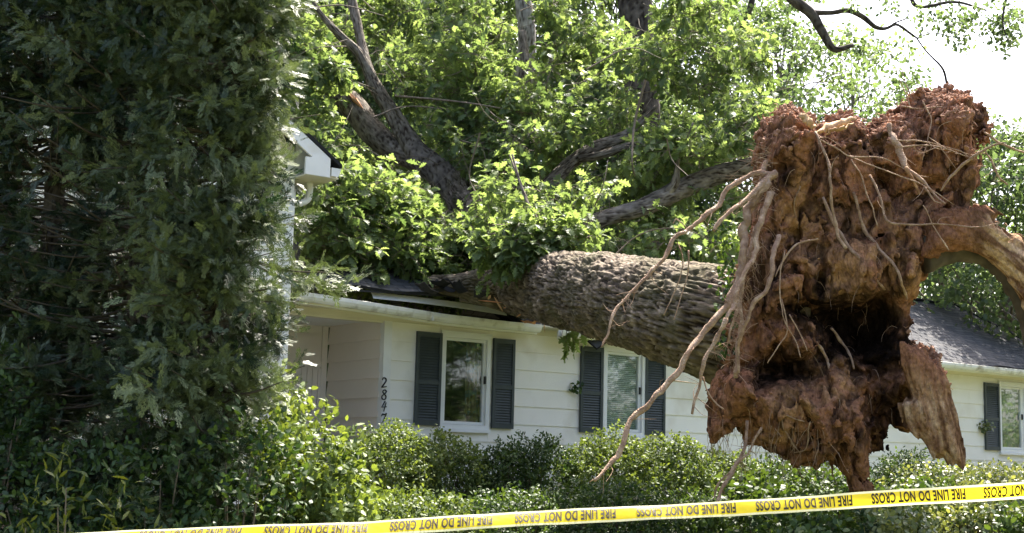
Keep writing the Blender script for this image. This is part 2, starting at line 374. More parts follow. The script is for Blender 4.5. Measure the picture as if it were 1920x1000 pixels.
# windows: outer frame px boxes
def wrect(xa, xb, ya, yb, off=0):
    t0 = hit(xa, (ya+yb)/2, off)[0]; t1 = hit(xb, (ya+yb)/2, off)[0]
    return t0, t1
SH_T, SH_B = 1.81068+1.6, .51068+1.6
WINS = []
for (a, b) in ((823, 916), (1128, 1206), (1870.5, 1918)):
    t0, t1 = wrect(a, b, 620 if a < 1000 else 700, 800)
    WINS.append([t0, t1, SH_B-.05, SH_T+.02])
WINS[2][1] = WINS[2][0]+.92
def siding(mb, t0, t1, z0, z1, o=0., openings=(), flip=1, base=None, course=COURSE, clip=None):
    base = Z0 if base is None else base
    k0 = int(math.floor((z0-base)/course)); k1 = int(math.ceil((z1-base)/course))
    for k in range(k0, k1):
        a = max(base+k*course, z0); b = min(base+(k+1)*course, z1)
        if b-a < .01: continue
        # break the board round the openings
        cuts = [(t0, t1)]
        for (p, q, r, s) in openings:
            if s > a+.01 and r < b-.01:
                nc = []
                for (u, v) in cuts:
                    if q <= u or p >= v: nc.append((u, v)); continue
                    if p > u: nc.append((u, p))
                    if q < v: nc.append((q, v))
                cuts = nc
        for (u, v) in cuts:
            yield u, v, a, b
        for (p, q, r, s) in openings:
            if a+.01 < r < b and s > a: yield p, q, a, r
            if a < s < b-.01 and r < b: yield p, q, s, b
def board(mb, fn, u, v, a, b, va=None, lip=.020, top=.004, ub=None):
    "lap board on frame fn(t, o, z)"
    v2 = v if va is None else va
    mb.hexa([fn(u, lip, a), fn(v, lip, a), fn(v, -.02, a), fn(u, -.02, a), fn(u, top, b), fn(v2, top, b), fn(v2, -.02, b), fn(u, -.02, b)])
mb = MB()
for u, v, a, b in siding(mb, tC+.10, T_END-.10, .55, ZTOP, openings=[tuple(x) for x in WINS]):
    board(mb, W, u, v, a, b)
wall = hb(mb, 'front_wall', M['siding'])
wall['label'] = 'white wide lap siding front wall'
# end wall into the recess (faces left)
D_REC = 1.55
def WE(t, o, z): return W(tC-o, -t, z)       # t runs back from the corner, o out to the left
mb = MB()
for u, v, a, b in siding(mb, .06, D_REC, .55, ZTOP+.03, base=Z0+.02): board(mb, WE, u, v, a, b, lip=.034, top=.002)
sw = hb(mb, 'side_wall', M['shadewall']); sw['label'] = 'lap siding side wall with shade tinted into its paint inside the porch recess'
mb = MB()                                    # corner boards
mb.wbox(tC-.024, tC+.098, -.03, .026, .55, ZTOP)
mb.wbox(tC-.0245, tC+.0, -.09, -.032, .55, ZTOP)
hb(mb, 'corner_board', M['trim']); mb = MB(); mb.wbox(T_END-.098, T_END+.02, -.05, .026, .55, ZTOP)
hb(mb, 'corner_board', M['trim'])
# recess back wall, trim, transom panel and grooved door
TL = tC-3.0
mb = MB(); mb.wbox(TL, tC-.021, -D_REC-.10, -D_REC-.03, .55, ZTOP+.1)
mb.wbox(tC-.75, tC-.06, -D_REC-.028, -D_REC-.01, ZTOP-.58, ZTOP-.50)
mb.wbox(tC-.82, tC-.74, -D_REC-.028, -D_REC+.0, .55, ZTOP-.5)
for k in range(7):
    t = tC-.70+k*.09; mb.wbox(t, t+.075, -D_REC-.028, -D_REC-.012, .60, ZTOP-.60)
mb.wbox(tC-.70, tC-.14, -D_REC-.028, -D_REC-.014, ZTOP-.42, ZTOP-.10)
mb.wbox(tC-.66, tC-.18, -D_REC-.0138, -D_REC-.006, ZTOP-.38, ZTOP-.14)
mb.wbox(tC-.12, tC-.03, -D_REC-.028, -D_REC-.002, .55, ZTOP+.05)
rw = hb(mb, 'recess_back_wall', M['shadewall']); rw['label'] = 'shade-tinted panelled wall with grooved boards at the back of the porch recess'
mb = MB(); mb.wbox(tC-1.25, tC-.84, -D_REC-.026, -D_REC-.012, 1.2, ZTOP-.55); hb(mb, 'side_light', M['dark'])
mb = MB(); mb.wbox(TL, tC+.05, -D_REC-.1, -.001, ZTOP+.02, ZTOP+.06); hb(mb, 'porch_ceiling', M['trim'])
mb = MB(); mb.wbox(TL, tC-.03, -D_REC+.02, .9, .8, 1.02); po = hb(mb, 'bounce_slab', noisy('bounce_slab_concrete', (.42, .40, .37), (.52, .50, .46), 3, .85, .2))  # unseen slab added to bounce light into the recess
# frieze/header board and soffit
mb = MB(); mb.wbox(TL+.4, T_END+.03, .0, .032, ZTOP+.001, ZTOP+.11); mb.wbox(TL+.4, tC-.03, -.14, -.001, ZTOP-.03, ZTOP+.13)
hb(mb, 'frieze_board', M['soffit'])
mb = MB(); mb.wbox(TL+.4, T_END+.4, .033, .40, ZTOP+.085, ZTOP+.105); hb(mb, 'soffit', M['soffit'])
# gutters traced as runs at a fixed overhang
def runpx(l, off): return [hit(x, y, off) for x, y in l]
GO = .40
gl = runpx([(560, 548), (600, 553), (690, 567), (760, 578), (830, 589), (880, 595), (940, 602), (1012, 609)], GO+.06)
def gutter(run, name, label, parent=house):
    prof = [(0, 0), (0, -.10), (.03, -.115), (.08, -.115), (.105, -.085), (.12, -.05), (.12, -.005), (.108, 0), (.108, -.012), (.10, -.08), (.075, -.102), (.03, -.102), (.012, -.09), (.012, 0)]
    sp = spline([(t, z) for t, z in run], 6); V = []; n = len(prof)
    rs = np.random.RandomState(3)
    for i, (t, z) in enumerate(sp):
        tw = .0
        for (o, h) in prof: V.append(W(t, GO+o, z+h))
    F = []
    for i in range(len(sp)-1):
        for k in range(n): F.append((i*n+k, (i+1)*n+k, (i+1)*n+(k+1) % n, i*n+(k+1) % n))
    F.append(tuple(range(n))); F.append(tuple((len(sp)-1)*n+k for k in range(n))[::-1])
    mb = MB(); mb.add(V, F)
    o = hb(mb, name, M['gutter']); o['label'] = label
    return sp, o
spl, g1 = gutter(gl, 'gutter', 'stained white gutter sagging towards the trunk')
for i in (8, 22):                            # joint bands on the gutter
    mb = MB(); t, z = spl[i]; mb.wbox(t-.015, t+.015, GO-.004, GO+.126, z-.12, z-.004); par(mb.build('gutter_joint', M['gutter']), g1)
zr = [hit(x, y, GO+.12) for x, y in ((1752, 680), (1918, 690))]
za = (zr[0][1]+zr[1][1])/2
tg0 = hit(1046, 625, GO)[0]
spr, g2 = gutter([(tg0, za-.10), (tg0+1.2, za-.03), (tg0+3, za), (tg0+6, za), (T_END+.4, za)], 'gutter', 'straight white gutter right of the roots')
# fascia boards
mb = MB()
def fascia(mb, run, h0=-.14, h1=-.02, o=GO-.02):
    sp = spline(run, 4)
    for i in range(len(sp)-1):
        (t0, z0), (t1, z1) = sp[i], sp[i+1]
        mb.hexa([W(t0, o+.018, z0+h0), W(t1, o+.018, z1+h0), W(t1, o, z1+h0), W(t0, o, z0+h0), W(t0, o+.018, z0+h1), W(t1, o+.018, z1+h1), W(t1, o, z1+h1), W(t0, o, z0+h1)])
fascia(mb, gl); hb(mb, 'fascia', M['trim']); mb = MB(); fascia(mb, [(tg0, za-.10), (tg0+1.2, za-.03), (tg0+3, za), (T_END+.4, za)])
hb(mb, 'fascia', M['trim'])
# roof: eave line by t, dented where the trunk lies
edge = runpx([(540, 534), (575, 537), (620, 540), (730, 546), (830, 552), (905, 557), (965, 572), (1000, 590)], GO+.02)
tE = [e[0] for e in edge]; zE = [e[1]+.02 for e in edge]
tdent = edge[-1][0]+.45
def eave_z(t):
    if t <= tE[-1]: return float(np.interp(t, tE, zE))
    return float(np.interp(t, [tE[-1], tdent, tdent+.8, tdent+2], [zE[-1], za-.12, za-.02, za+.02]))
HIPT = hit(1790, 553, -2.4)[0]
def roof_pt(t, s, top=0.):
    "s 0 at the eave .. 1 at the ridge"
    tt = min(t, T_END+.42)
    ez = eave_z(tt); z = ez+(ZR-ez)*s
    z -= .55*math.exp(-((t-tdent-.1+1.6*s)/.75)**2)*max(0, 1-s*.75)
    z += .02*math.sin(t*2.1+s*3)+.015*math.sin(t*5.3)
    return W(t, GO+.04-(2.4+GO+.04)*s, z+top)
def roof_sheet(ta, tb, name, mat, front=True):
    nt_, ns = int((tb-ta)/.12), 22
    V = []; uv = []
    for i in range(nt_+1):
        for k in range(ns+1):
            s = k/ns; tmax = T_END+.42-(T_END+.42-HIPT)*s
            t = min(ta+(tb-ta)*i/nt_, tmax)
            s_ = s
            if front and tE[-1]-.1 < t < tE[-1]+1.15: s_ = max(s, .17+.03*math.sin(t*31)+.02*math.sin(t*73))
            p = roof_pt(t, s_)
            if not front: q = roof_pt(t, s); off = (q-WP)@WN; p = q - WN*2*(off+2.4)
            V.append(p); uv.append((t, s*3.35))
    n = ns+1; F = []
    for i in range(nt_):
        for k in range(ns): F.append((i*n+k, (i+1)*n+k, (i+1)*n+k+1, i*n+k+1) if front else (i*n+k, i*n+k+1, (i+1)*n+k+1, (i+1)*n+k))
    F = np.array(F); uva = np.array(uv)[F.ravel()]
    me = mesh_from(name, np.array(V), F.ravel(), np.arange(len(F))*4, np.full(len(F), 4), mat, False, uv=uva)
    o = link(name, me); par(o, house)
    md = o.modifiers.new('thick', 'SOLIDIFY'); md.thickness = .035; md.offset = -1
    return o
rf = roof_sheet(TL-.9, T_END+.42, 'roof', M['shingle']); rf['label'] = 'grey asphalt shingle front slope dented by the trunk'
rb = roof_sheet(TL-.9, T_END+.42, 'roof', M['shingle'], False); rb['label'] = 'rear slope of the shingle roof'
# hip end
V = []; uv = []; ns = 18; nk = 16
for i in range(ns+1):
    s = i/ns; t = T_END+.42-(T_END+.42-HIPT)*s; a = roof_pt(t, s); b = a - WN*2*(((a-WP)@WN)+2.4)
    for k in range(nk+1): V.append(a+(b-a)*k/nk); uv.append((np.linalg.norm(b-a)*k/nk, s*3))
F = []
for i in range(ns):
    for k in range(nk): n = nk+1; F.append((i*n+k, i*n+k+1, (i+1)*n+k+1, (i+1)*n+k))
F = np.array(F)
o = link('roof', mesh_from('roof', np.array(V), F.ravel(), np.arange(len(F))*4, np.full(len(F), 4), M['shingle'], uv=np.array(uv)[F.ravel()])); par(o, house); o['label'] = 'hipped right end of the shingle roof'
# ridge and hip caps
mb = MB()
L = [roof_pt(t, 1., .02) for t in np.arange(TL-.9, HIPT, .3)]; mb.tube(np.array(L), .07, 6, flat=.5)
L = [roof_pt(T_END+.42-(T_END+.42-HIPT)*s, s, .02) for s in np.linspace(1, 0, 12)]; mb.tube(np.array(L), .06, 6, flat=.5)
hb(mb, 'ridge_cap', M['shingle'])
# black felt edge and lifted flashing on the broken left eave
def strip(name, pts_a, pts_b, th, mat, label=None):
    mb = MB(); A = [W(t, o, z) for t, o, z in pts_a]; B = [W(t, o, z) for t, o, z in pts_b]
    for i in range(len(A)-1):
        a0, a1, b0, b1 = A[i], A[i+1], B[i], B[i+1]; n = unit(np.cross(a1-a0, b0-a0))*th
        mb.hexa([a0, a1, b1, b0, a0+n, a1+n, b1+n, b0+n])
    o = hb(mb, name, mat); 
    if label: o['label'] = label
    return o
e2 = [(t, z) for t, z in edge]
strip('roof_felt', [(t, GO+.0, z-.030) for t, z in e2], [(t, GO+.0, z-.005) for t, z in e2], .02, M['felt'], 'black felt edge under the lifted shingles')
fl = runpx([(700, 560), (780, 568), (860, 578), (950, 592)], GO-.03)
strip('flashing', [(t, GO-.03, z) for t, z in fl], [(t, GO-.10, z+.09) for t, z in fl], .006, M['frame'], 'bent pale flashing strip exposed above the gutter')
fb = runpx([(862, 566), (905, 573), (945, 586), (985, 600)], GO+.05)
strip('broken_board', [(t, GO+.05, z) for t, z in fb], [(t, GO+.02, z+.06) for t, z in fb], .03, M['dim'], 'dark broken fascia board tilted above the gutter')
# splintered rafters where the trunk broke through
rs = np.random.RandomState(8)
for (x0, y0, x1, y1, d, m_) in ((945, 552, 1018, 572, 20.05, 'orange_wood'), (955, 560, 1025, 580, 20.1, 'orange_wood'), (880, 536, 960, 556, 20.2, 'twig'), (900, 545, 1000, 596, 20.0, 'twig'), (850, 528, 930, 545, 20.4, 'dim'), (975, 600, 1015, 606, 19.9, 'orange_wood')):
    a = P(x0, y0, d); b = P(x1, y1, d-.15); mb = MB()
    n = 7; q = a+(b-a)*np.linspace(0, 1, n)[:, None]+rs.randn(n, 3)*.012
    mb.tube(q, np.array([.012, .05, .06, .055, .06, .04, .005])*(1.2 if m_ != 'orange_wood' else .8), 5, flat=.45, rough=.5, seed=2)
    hb(mb, 'splintered_rafter', M[m_])
rs = np.random.RandomState(12)
for i in range(16):                          # torn shingle scraps and splinters lying about the break
    x, y = rs.uniform(800, 1015), 0; y = np.interp(x, [800, 900, 1015], [538, 548, 590])+rs.uniform(-12, 10); c = P(x, y, 19.2-.5*rs.rand()); a = unit(rs.randn(3)*[1, .6, .25]); b = unit(np.cross(a, unit(rs.randn(3)*.5+[0, 0, 1]))); u_, v_ = rs.uniform(.08, .17), rs.uniform(.05, .11); V = []
    for p in np.linspace(-1, 1, 5):
        for q in (-1, 0, 1): V.append(c+a*u_*p+b*v_*q*(1+.2*rs.randn())+np.array([0, 0, .03*p*p+.02*q*q]))
    F = [(k*3+j, k*3+j+1, k*3+j+4, k*3+j+3) for k in range(4) for j in range(2)]; mb = MB(); mb.add(V, F)
    o = hb(mb, 'torn_shingle', M['shingle' if i % 3 else 'felt']); md = o.modifiers.new('thick', 'SOLIDIFY'); md.thickness = .008
for i in range(9):
    x = rs.uniform(900, 1020); y = np.interp(x, [900, 1020], [550, 596])+rs.uniform(-8, 10); a = P(x, y, 18.7); o_ = unit(rs.randn(3)*[1, .5, .6]); L_ = rs.uniform(.12, .4); mb = MB()
    mb.tube([a-o_*L_*.5, a-o_*L_*.2, a+o_*L_*.2, a+o_*L_*.5], [.004, rs.uniform(.012, .028), .02, .003], 5, flat=.4, rough=.5, seed=i); hb(mb, 'splinter', M['orange_wood' if i % 2 else 'wood'])
# ---- windows and shutters
def louver(t0, t1, z0, z1, fn=W):
    mb = MB()
    def bx(a, b, o0, o1, c, d):
        mb.hexa([fn(a, o1, c), fn(b, o1, c), fn(b, o0, c), fn(a, o0, c), fn(a, o1, d), fn(b, o1, d), fn(b, o0, d), fn(a, o0, d)])
    s = .045; zm = z0+(z1-z0)*.46
    bx(t0, t0+s, .022, .060, z0, z1); bx(t1-s, t1, .022, .060, z0, z1)
    for a, b in ((z0, z0+.07), (zm-.03, zm+.03), (z1-.07, z1)): bx(t0+s, t1-s, .022, .057, a, b)
    bx(t0+s, t1-s, .0215, .028, z0+.07, z1-.07)
    f = mb.build('shutter', M['shutter'])
    sl = MB()
    for a, b in ((z0+.07, zm-.03), (zm+.03, z1-.07)):
        n = int((b-a)/.036)
        for i in range(n):
            z = a+(i+.1)*(b-a)/n
            sl.hexa([fn(t0+s, .053, z), fn(t1-s, .053, z), fn(t1-s, .048, z), fn(t0+s, .048, z), fn(t0+s, .040, z+.026), fn(t1-s, .040, z+.026), fn(t1-s, .035, z+.026), fn(t0+s, .035, z+.026)])
    return f, sl.build('slats', M['shutter'])
shut = []
for (xa, xb, y, lab) in ((776, 823.5, 710, 'left shutter of the house number window'), (920.5, 960.5, 720, 'right shutter of the house number window'), (1085, 1126, 730, 'left shutter of the blind window'), (1206, 1243.5, 740, 'right shutter of the blind window'), (1843.5, 1870.5, 780, 'left shutter of the curtained window')):
    t0, t1 = hit(xa, y)[0], hit(xb, y)[0]
    f, s = louver(t0, t1, SH_B, SH_T); par(f, house); par(s, f); f['label'] = 'grey louvred '+lab
f, s = louver(WINS[2][1]+.005, WINS[2][1]+.36, SH_B, SH_T); par(f, house); par(s, f); f['label'] = 'grey louvred right shutter of the curtained window'
def window(wn, kind, lab):
    t0, t1, z0, z1 = wn; mb = MB(); fw = .062
    mb.wbox(t0, t1, -.06, .045, z1-fw, z1); mb.wbox(t0, t1, -.06, .045, z0+.02, z0+.02+fw)
    mb.wbox(t0, t0+fw, -.06, .045, z0+.02+fw, z1-fw); mb.wbox(t1-fw, t1, -.06, .045, z0+.02+fw, z1-fw)
    win = hb(mb, 'window', M['frame']); win['label'] = lab
    mb = MB(); mb.wbox(t0-.015, t1+.015, -.04, .075, z0-.025, z0+.0185); par(mb.build('sill', M['frame']), win)
    mb = MB(); mb.wbox(t0-.01, t1+.01, .02, .06, z1+.001, z1+.028); par(mb.build('drip_cap', M['frame']), win)
    a, b, c, d = t0+fw+.002, t1-fw-.002, z0+.024+fw, z1-fw-.002; s = .04
    mb = MB(); mb.wbox(a, b, -.045, .01, d-s, d); mb.wbox(a, b, -.045, .01, c, c+s); mb.wbox(a, a+s, -.045, .01, c+s, d-s)
    s2 = s if kind == 'open' else .11 if kind == 'curtain' else .05
    mb.wbox(b-s2, b, -.045, .01, c+s, d-s); sash = par(mb.build('sash', M['frame']), win)
    mb = MB(); mb.wbox(a+s+.001, b-s2-.001, -.022, -.016, c+s+.001, d-s-.001); par(mb.build('glass', M['glass']), win)
    mb = MB(); mb.wbox(b-s2+.008, b-s2+.03, .012, .04, (c+d)/2-.02, (c+d)/2+.09); par(mb.build('latch', M['black']), win)
    # dark room behind
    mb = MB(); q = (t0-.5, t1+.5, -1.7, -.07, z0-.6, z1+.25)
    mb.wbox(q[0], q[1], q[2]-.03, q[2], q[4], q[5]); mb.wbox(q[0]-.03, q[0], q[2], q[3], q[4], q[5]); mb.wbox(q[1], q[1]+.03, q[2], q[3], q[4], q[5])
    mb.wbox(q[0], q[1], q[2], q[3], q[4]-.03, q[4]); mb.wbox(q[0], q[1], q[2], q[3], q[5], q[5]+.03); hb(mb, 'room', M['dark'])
    def cloth(u0, u1, o, zz0, zz1, mat, nf, amp, name):
        n = 40; V = []; F = []
        for i in range(n+1):
            for zz in (zz0, zz1): V.append(W(u0+(u1-u0)*i/n, o+amp*math.sin(i/n*nf*6.28), zz))
        for i in range(n): F.append((2*i, 2*i+2, 2*i+3, 2*i+1))
        m = MB(); m.add(V, F); x = m.build(name, mat, None, True); par(x, win); md = x.modifiers.new('thick', 'SOLIDIFY'); md.thickness = .004; return x
    if kind == 'open':
        cloth(b-.26, b-.03, -.12, c, d, M['bcurtain'], 4, .02, 'curtain')
    if kind == 'curtain':
        cloth(a, b, -.10, c-.1, d, M['curtain'], 7, .018, 'curtain')
    if kind == 'blind':
        mb = MB(); z = c
        while z < d:
            mb.hexa([W(a, -.05, z), W(b, -.05, z), W(b, -.07, z-.002), W(a, -.07, z-.002), W(a, -.051, z+.022), W(b, -.051, z+.022), W(b, -.071, z+.02), W(a, -.071, z+.02)]); z += .030
        par(mb.build('blind', M['blind']), win)
    return win
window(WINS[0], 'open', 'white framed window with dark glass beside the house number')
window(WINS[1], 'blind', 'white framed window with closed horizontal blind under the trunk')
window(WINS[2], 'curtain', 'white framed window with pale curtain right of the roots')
# fallen yellow lath seen in the first window
a_, b_ = hit(885, 640, -.1), hit(905, 660, -.1)
mb = MB(); mb.tube([W(a_[0]-.15, -.35, a_[1]+.02), W(b_[0]-.05, -.3, b_[1]+.02)], .012, 5); mb.tube([W(b_[0]-.06, -.3, b_[1]+.1), W(b_[0]-.02, -.25, b_[1]-.25)], .01, 5); hb(mb, 'broken_lath', M['orange_wood'])
# house number 2847, one numeral per part
digs = {'2': [[(.05, .78), (.18, .97), (.42, 1), (.62, .88), (.62, .68), (.40, .42), (.08, .10), (.02, .03), (.35, .06), (.72, .12)]],
        '8': [[(.72, .86), (.50, .99), (.22, .92), (.18, .74), (.40, .56), (.66, .36), (.62, .10), (.34, .0), (.08, .10), (.06, .34), (.32, .52), (.58, .68), (.74, .88)]],
        '4': [[(.50, 1.0), (.30, .72), (.04, .40), (.72, .46)], [(.66, .86), (.50, .40), (.36, .0)]],
        '7': [[(.06, .72), (.20, .92), (.50, .88), (.80, 1.0), (.52, .52), (.26, .10), (.10, .0)]]}
for ch, (x, y, h) in zip('2847', ((720.3, 718, 18), (720, 740.3, 18), (719.8, 762, 19.5), (719, 784.5, 18))):
    t, z = hit(x, y, .03); H = h/136.; mb = MB()
    for st in digs[ch]:
        q = spline([(p, r) for p, r in st], 4) if ch != '4' else np.array(st)
        pts = [W(t+(p-.38)*H*.78, .034, z+(r-.5)*H) for p, r in q]
        mb.tube(np.array(pts), .0135 if ch != '4' else .0125, 6, flat=.6)
    o = hb(mb, 'house_number', M['black']); o['label'] = 'black metal numeral '+ch
# ------------------------------------------------------------------ the tall house on the left
OT = .62
tL = hit(546, 400, OT)[0]
zEv = hit(560, 333, OT)[1]
def V2(t, o, z): return W(t, OT+o, z)
tall = empty('tall_white_house', 'tall white gabled house behind the dark cedars at the left', 'house', loc=tuple(W(tL-2, OT, .8)))
def tb(mb, name, mat, parent=None, sm=False, label=None):
    o = mb.build(name, mat, None, sm); par(o, parent if parent is not None else tall)
    if label: o['label'] = label
    return o
TP = math.tan(R_(34)); RW = 4.6
def zrake(t): return zEv+.30+TP*(tL-t) if t > tL-RW else zEv+.30+TP*(RW-(tL-RW-t))
mb = MB()
for k in range(60):
    a = .5+k*.22; b = a+.22
    if a > zEv+TP*RW+.0: break
    def rlim(z): return min(tL-.10, tL-(z-zEv-.46)/TP)
    def llim(z): return max(tL-2*RW+.1, tL-2*RW+(z-zEv-.46)/TP)
    board(mb, V2, llim(b) if b > zEv else tL-2*RW+.1, rlim(a), a, b, va=rlim(b), lip=.016)
tb(mb, 'front_wall', M['siding'])
mb = MB(); mb.hexa([V2(tL-.098, .02, .5), V2(tL+.02, .02, .5), V2(tL+.02, -.04, .5), V2(tL-.098, -.04, .5), V2(tL-.098, .02, zEv+.44), V2(tL+.02, .02, zEv+.38), V2(tL+.02, -.04, zEv+.38), V2(tL-.098, -.04, zEv+.44)])
tb(mb, 'corner_board', M['trim'])
mb = MB(); mb.hexa([V2(tL-.05, -.042, .5), V2(tL, -.042, .5), V2(tL, -6, .5), V2(tL-.05, -6, .5), V2(tL-.05, -.042, zEv+.2), V2(tL, -.042, zEv+.2), V2(tL, -6, zEv+.2), V2(tL-.05, -6, zEv+.2)])
tb(mb, 'side_wall', M['siding']); mb = MB(); mb.hexa([V2(tL-2*RW, -.042, .5), V2(tL-2*RW+.05, -.042, .5), V2(tL-2*RW+.05, -6, .5), V2(tL-2*RW, -6, .5), V2(tL-2*RW, -.042, zEv), V2(tL-2*RW+.05, -.042, zEv), V2(tL-2*RW+.05, -6, zEv), V2(tL-2*RW, -6, zEv)])
tb(mb, 'side_wall', M['siding'])
OV = .50      # overhang to the right
zb0 = zEv
def slab(fn, t0, z0, t1, z1, o0, o1, th):
    return [fn(t0, o1, z0), fn(t1, o1, z1), fn(t1, o0, z1), fn(t0, o0, z0), fn(t0, o1, z0+th), fn(t1, o1, z1+th), fn(t1, o0, z1+th), fn(t0, o0, z0+th)]
# roof slabs
mb = MB(); ze = zb0+.12
te = tL+OV
mb.hexa(slab(V2, te, ze, tL-RW, ze+TP*(RW+OV), -6.3, .38, .05)); mb.hexa(slab(V2, tL-RW, ze+TP*(RW+OV), tL-2*RW-OV, ze, -6.3, .38, .05))
tb(mb, 'roof', M['shingle'])
mb = MB()     # rake boards
mb.hexa(slab(V2, tL+.33, ze-.20+TP*.17, tL-RW, ze-.20+TP*(RW+OV), .34, .372, .188)); mb.hexa(slab(V2, tL-RW, ze-.20+TP*(RW+OV), tL-2*RW-OV, ze-.20, .34, .372, .188))
tb(mb, 'rake_board', M['trim'])
mb = MB()     # rake soffit + eave soffit + boxed return
mb.hexa(slab(V2, tL-.02, ze-.04+TP*(OV), tL-RW, ze-.04+TP*(RW+OV), .022, .338, .02))
mb.hexa([V2(tL+.021, .33, zb0-.02), V2(te-.02, .33, zb0-.02), V2(te-.02, -6, zb0-.02), V2(tL+.021, -6, zb0-.02), V2(tL+.021, .33, zb0), V2(te-.02, .33, zb0), V2(te-.02, -6, zb0), V2(tL+.021, -6, zb0)])
tb(mb, 'soffit', M['soffit'])
mb = MB()
mb.hexa([V2(tL-.02, .375, zb0-.022), V2(tL+.33, .375, zb0-.022), V2(tL+.33, .342, zb0-.022), V2(tL-.02, .342, zb0-.022), V2(tL-.02, .375, zb0+.20), V2(tL+.33, .375, zb0+.22), V2(tL+.33, .342, zb0+.22), V2(tL-.02, .342, zb0+.20)])
mb.hexa([V2(tL+.021, .02, zb0), V2(te-.02, .02, zb0), V2(te-.02, -.02, zb0), V2(tL+.021, -.02, zb0), V2(tL-.02, .02, ze+TP*(OV+.02)), V2(te-.02, .02, ze+.01), V2(te-.02, -.02, ze+.01), V2(tL-.02, -.02, ze+TP*(OV+.02))])
tb(mb, 'eave_return', M['trim'])
mb = MB()     # gutter on the right eave: boxed profile running back
pr = [(0, 0), (0, -.11), (.10, -.11), (.14, 0)]
V = [V2(tL+.36+a, o, zb0+.115+b) for o in (.36, -6) for a, b in pr]
mb.add(V, [(0, 1, 2, 3), (7, 6, 5, 4), (0, 4, 5, 1), (1, 5, 6, 2), (2, 6, 7, 3), (3, 7, 4, 0)])
tb(mb, 'gutter', M['trim'])
mb = MB()
pts = [V2(tL+.30, -.1, zb0-.02), V2(tL+.30, -.1, zb0-.16), V2(tL+.27, -.1, zb0-.26), V2(tL+.16, -.1, zb0-.32), V2(tL+.07, -.1, zb0-.36), V2(tL+.05, -.1, zb0-.48), V2(tL+.05, -.1, .8)]
mb.tube(spline(pts, 4), .045, 8); tb(mb, 'downspout', M['trim'], sm=True)
# tan panel at the far left of the wall
ta, tbb = hit(-60, 600, OT)[0], hit(58, 600, OT)[0]
mb = MB(); mb.hexa([V2(ta, .05, .6), V2(tbb, .05, .6), V2(tbb, .02, .6), V2(ta, .02, .6), V2(ta, .05, hit(30, 395, OT)[1]), V2(tbb, .05, hit(30, 395, OT)[1]), V2(tbb, .02, hit(30, 395, OT)[1]), V2(ta, .02, hit(30, 395, OT)[1])])
tb(mb, 'tan_panel', M['dim'])
# ------------------------------------------------------------------ uprooted oak
oak = empty('uprooted_oak', 'huge uprooted oak lying across the white roof with its red clay root plate upright', 'fallen tree', loc=tuple(P(1600, 930, 12.6)))
def ob(o, label=None, parent=None):
    par(o, parent if parent is not None else oak)
    if label: o['label'] = label
    return o
trunk = limb_mesh('trunk', pxrows([(1520, 640, 12.95, 118), (1440, 632, 13.05, 116), (1360, 614, 13.3, 111), (1270, 592, 14.0, 98), (1170, 566, 15.4, 84), (1080, 545, 17.2, 76), (1010, 533, 18.9, 68), (950, 520, 20.3, 56), (905, 470, 21.4, 42), (875, 400, 22.3, 31), (850, 345, 22.8, 27)]),
                  M['bark'], None, nr=240, step=.02, amp=.036, seed=3)
ob(trunk, 'thick furrowed trunk lying over the roof edge')
limbs = [
 ('upper left limb', [(860, 365, 22.7, 28), (825, 325, 22.9, 27), (790, 298, 23.1, 26), (765, 262, 23.3, 20), (735, 212, 23.5, 16), (705, 165, 23.7, 14), (690, 130, 23.8, 12), (675, 70, 24, 10), (655, -20, 24.2, 8)]),
 ('limb', [(697, 145, 23.75, 10), (672, 100, 23.7, 9), (640, 70, 23.6, 8), (600, 25, 23.4, 6), (575, -20, 23.3, 5)]),
 ('limb', [(785, 300, 23.2, 24), (745, 285, 23.5, 23), (700, 250, 23.9, 24), (660, 200, 24.2, 25), (620, 170, 24.4, 24), (575, 130, 24.6, 26), (540, 100, 24.8, 22), (500, 60, 25, 18)]),
 ('limb', [(1010, 480, 19.6, 30), (1060, 450, 20.1, 22), (1120, 415, 20.6, 16), (1200, 390, 20.9, 16), (1270, 358, 21.2, 19), (1330, 333, 21.4, 20), (1390, 315, 21.6, 17), (1450, 290, 21.8, 14), (1520, 240, 22, 9)]),
 ('limb', [(960, 470, 20.6, 34), (990, 400, 21.4, 22), (1050, 325, 22.2, 14), (1080, 298, 22.4, 13), (1120, 275, 22.6, 13), (1175, 252, 22.8, 10), (1230, 200, 23, 6)]),
 ('limb', [(1075, 540, 17.6, 54), (1030, 512, 18.6, 50), (985, 478, 19.4, 42), (940, 440, 20.2, 36), (900, 400, 21.2, 28), (865, 370, 22.2, 20)]),
 ('limb', [(1050, 540, 18.0, 68), (995, 533, 18.65, 62), (950, 535, 18.95, 48), (905, 539, 19.0, 33), (855, 536, 19.1, 19), (800, 530, 19.2, 9)]),
 ('limb', [(1085, 300, 22.3, 9), (1130, 290, 22.3, 8), (1178, 274, 22.4, 6), (1230, 268, 22.5, 3)]),
 ('limb', [(960, 480, 20.8, 28), (945, 400, 22, 20), (950, 300, 23.2, 17), (965, 230, 24, 14), (985, 160, 24.5, 12), (980, 60, 25, 8)]),
 ('limb', [(1240, 372, 21.1, 10), (1265, 345, 21, 8), (1272, 300, 20.9, 4), (1300, 230, 20.8, 2.5)]),
 ('limb', [(1090, 470, 18.7, 14), (1050, 450, 18.4, 6), (1010, 415, 18.3, 4), (985, 370, 18.4, 3), (960, 290, 18.8, 2)]),
]
limbsegs = []
for i, (nm, rows) in enumerate(limbs):
    lr = pxrows(rows)
    big_ = i in (5, 6); ob(limb_mesh('limb', lr, M['bark' if big_ else 'limbbark'], None, nr=150 if big_ else 40, step=.025 if big_ else .05, amp=.034 if big_ else .014, seed=10+i))
    limbsegs.append(np.array(rows, float))
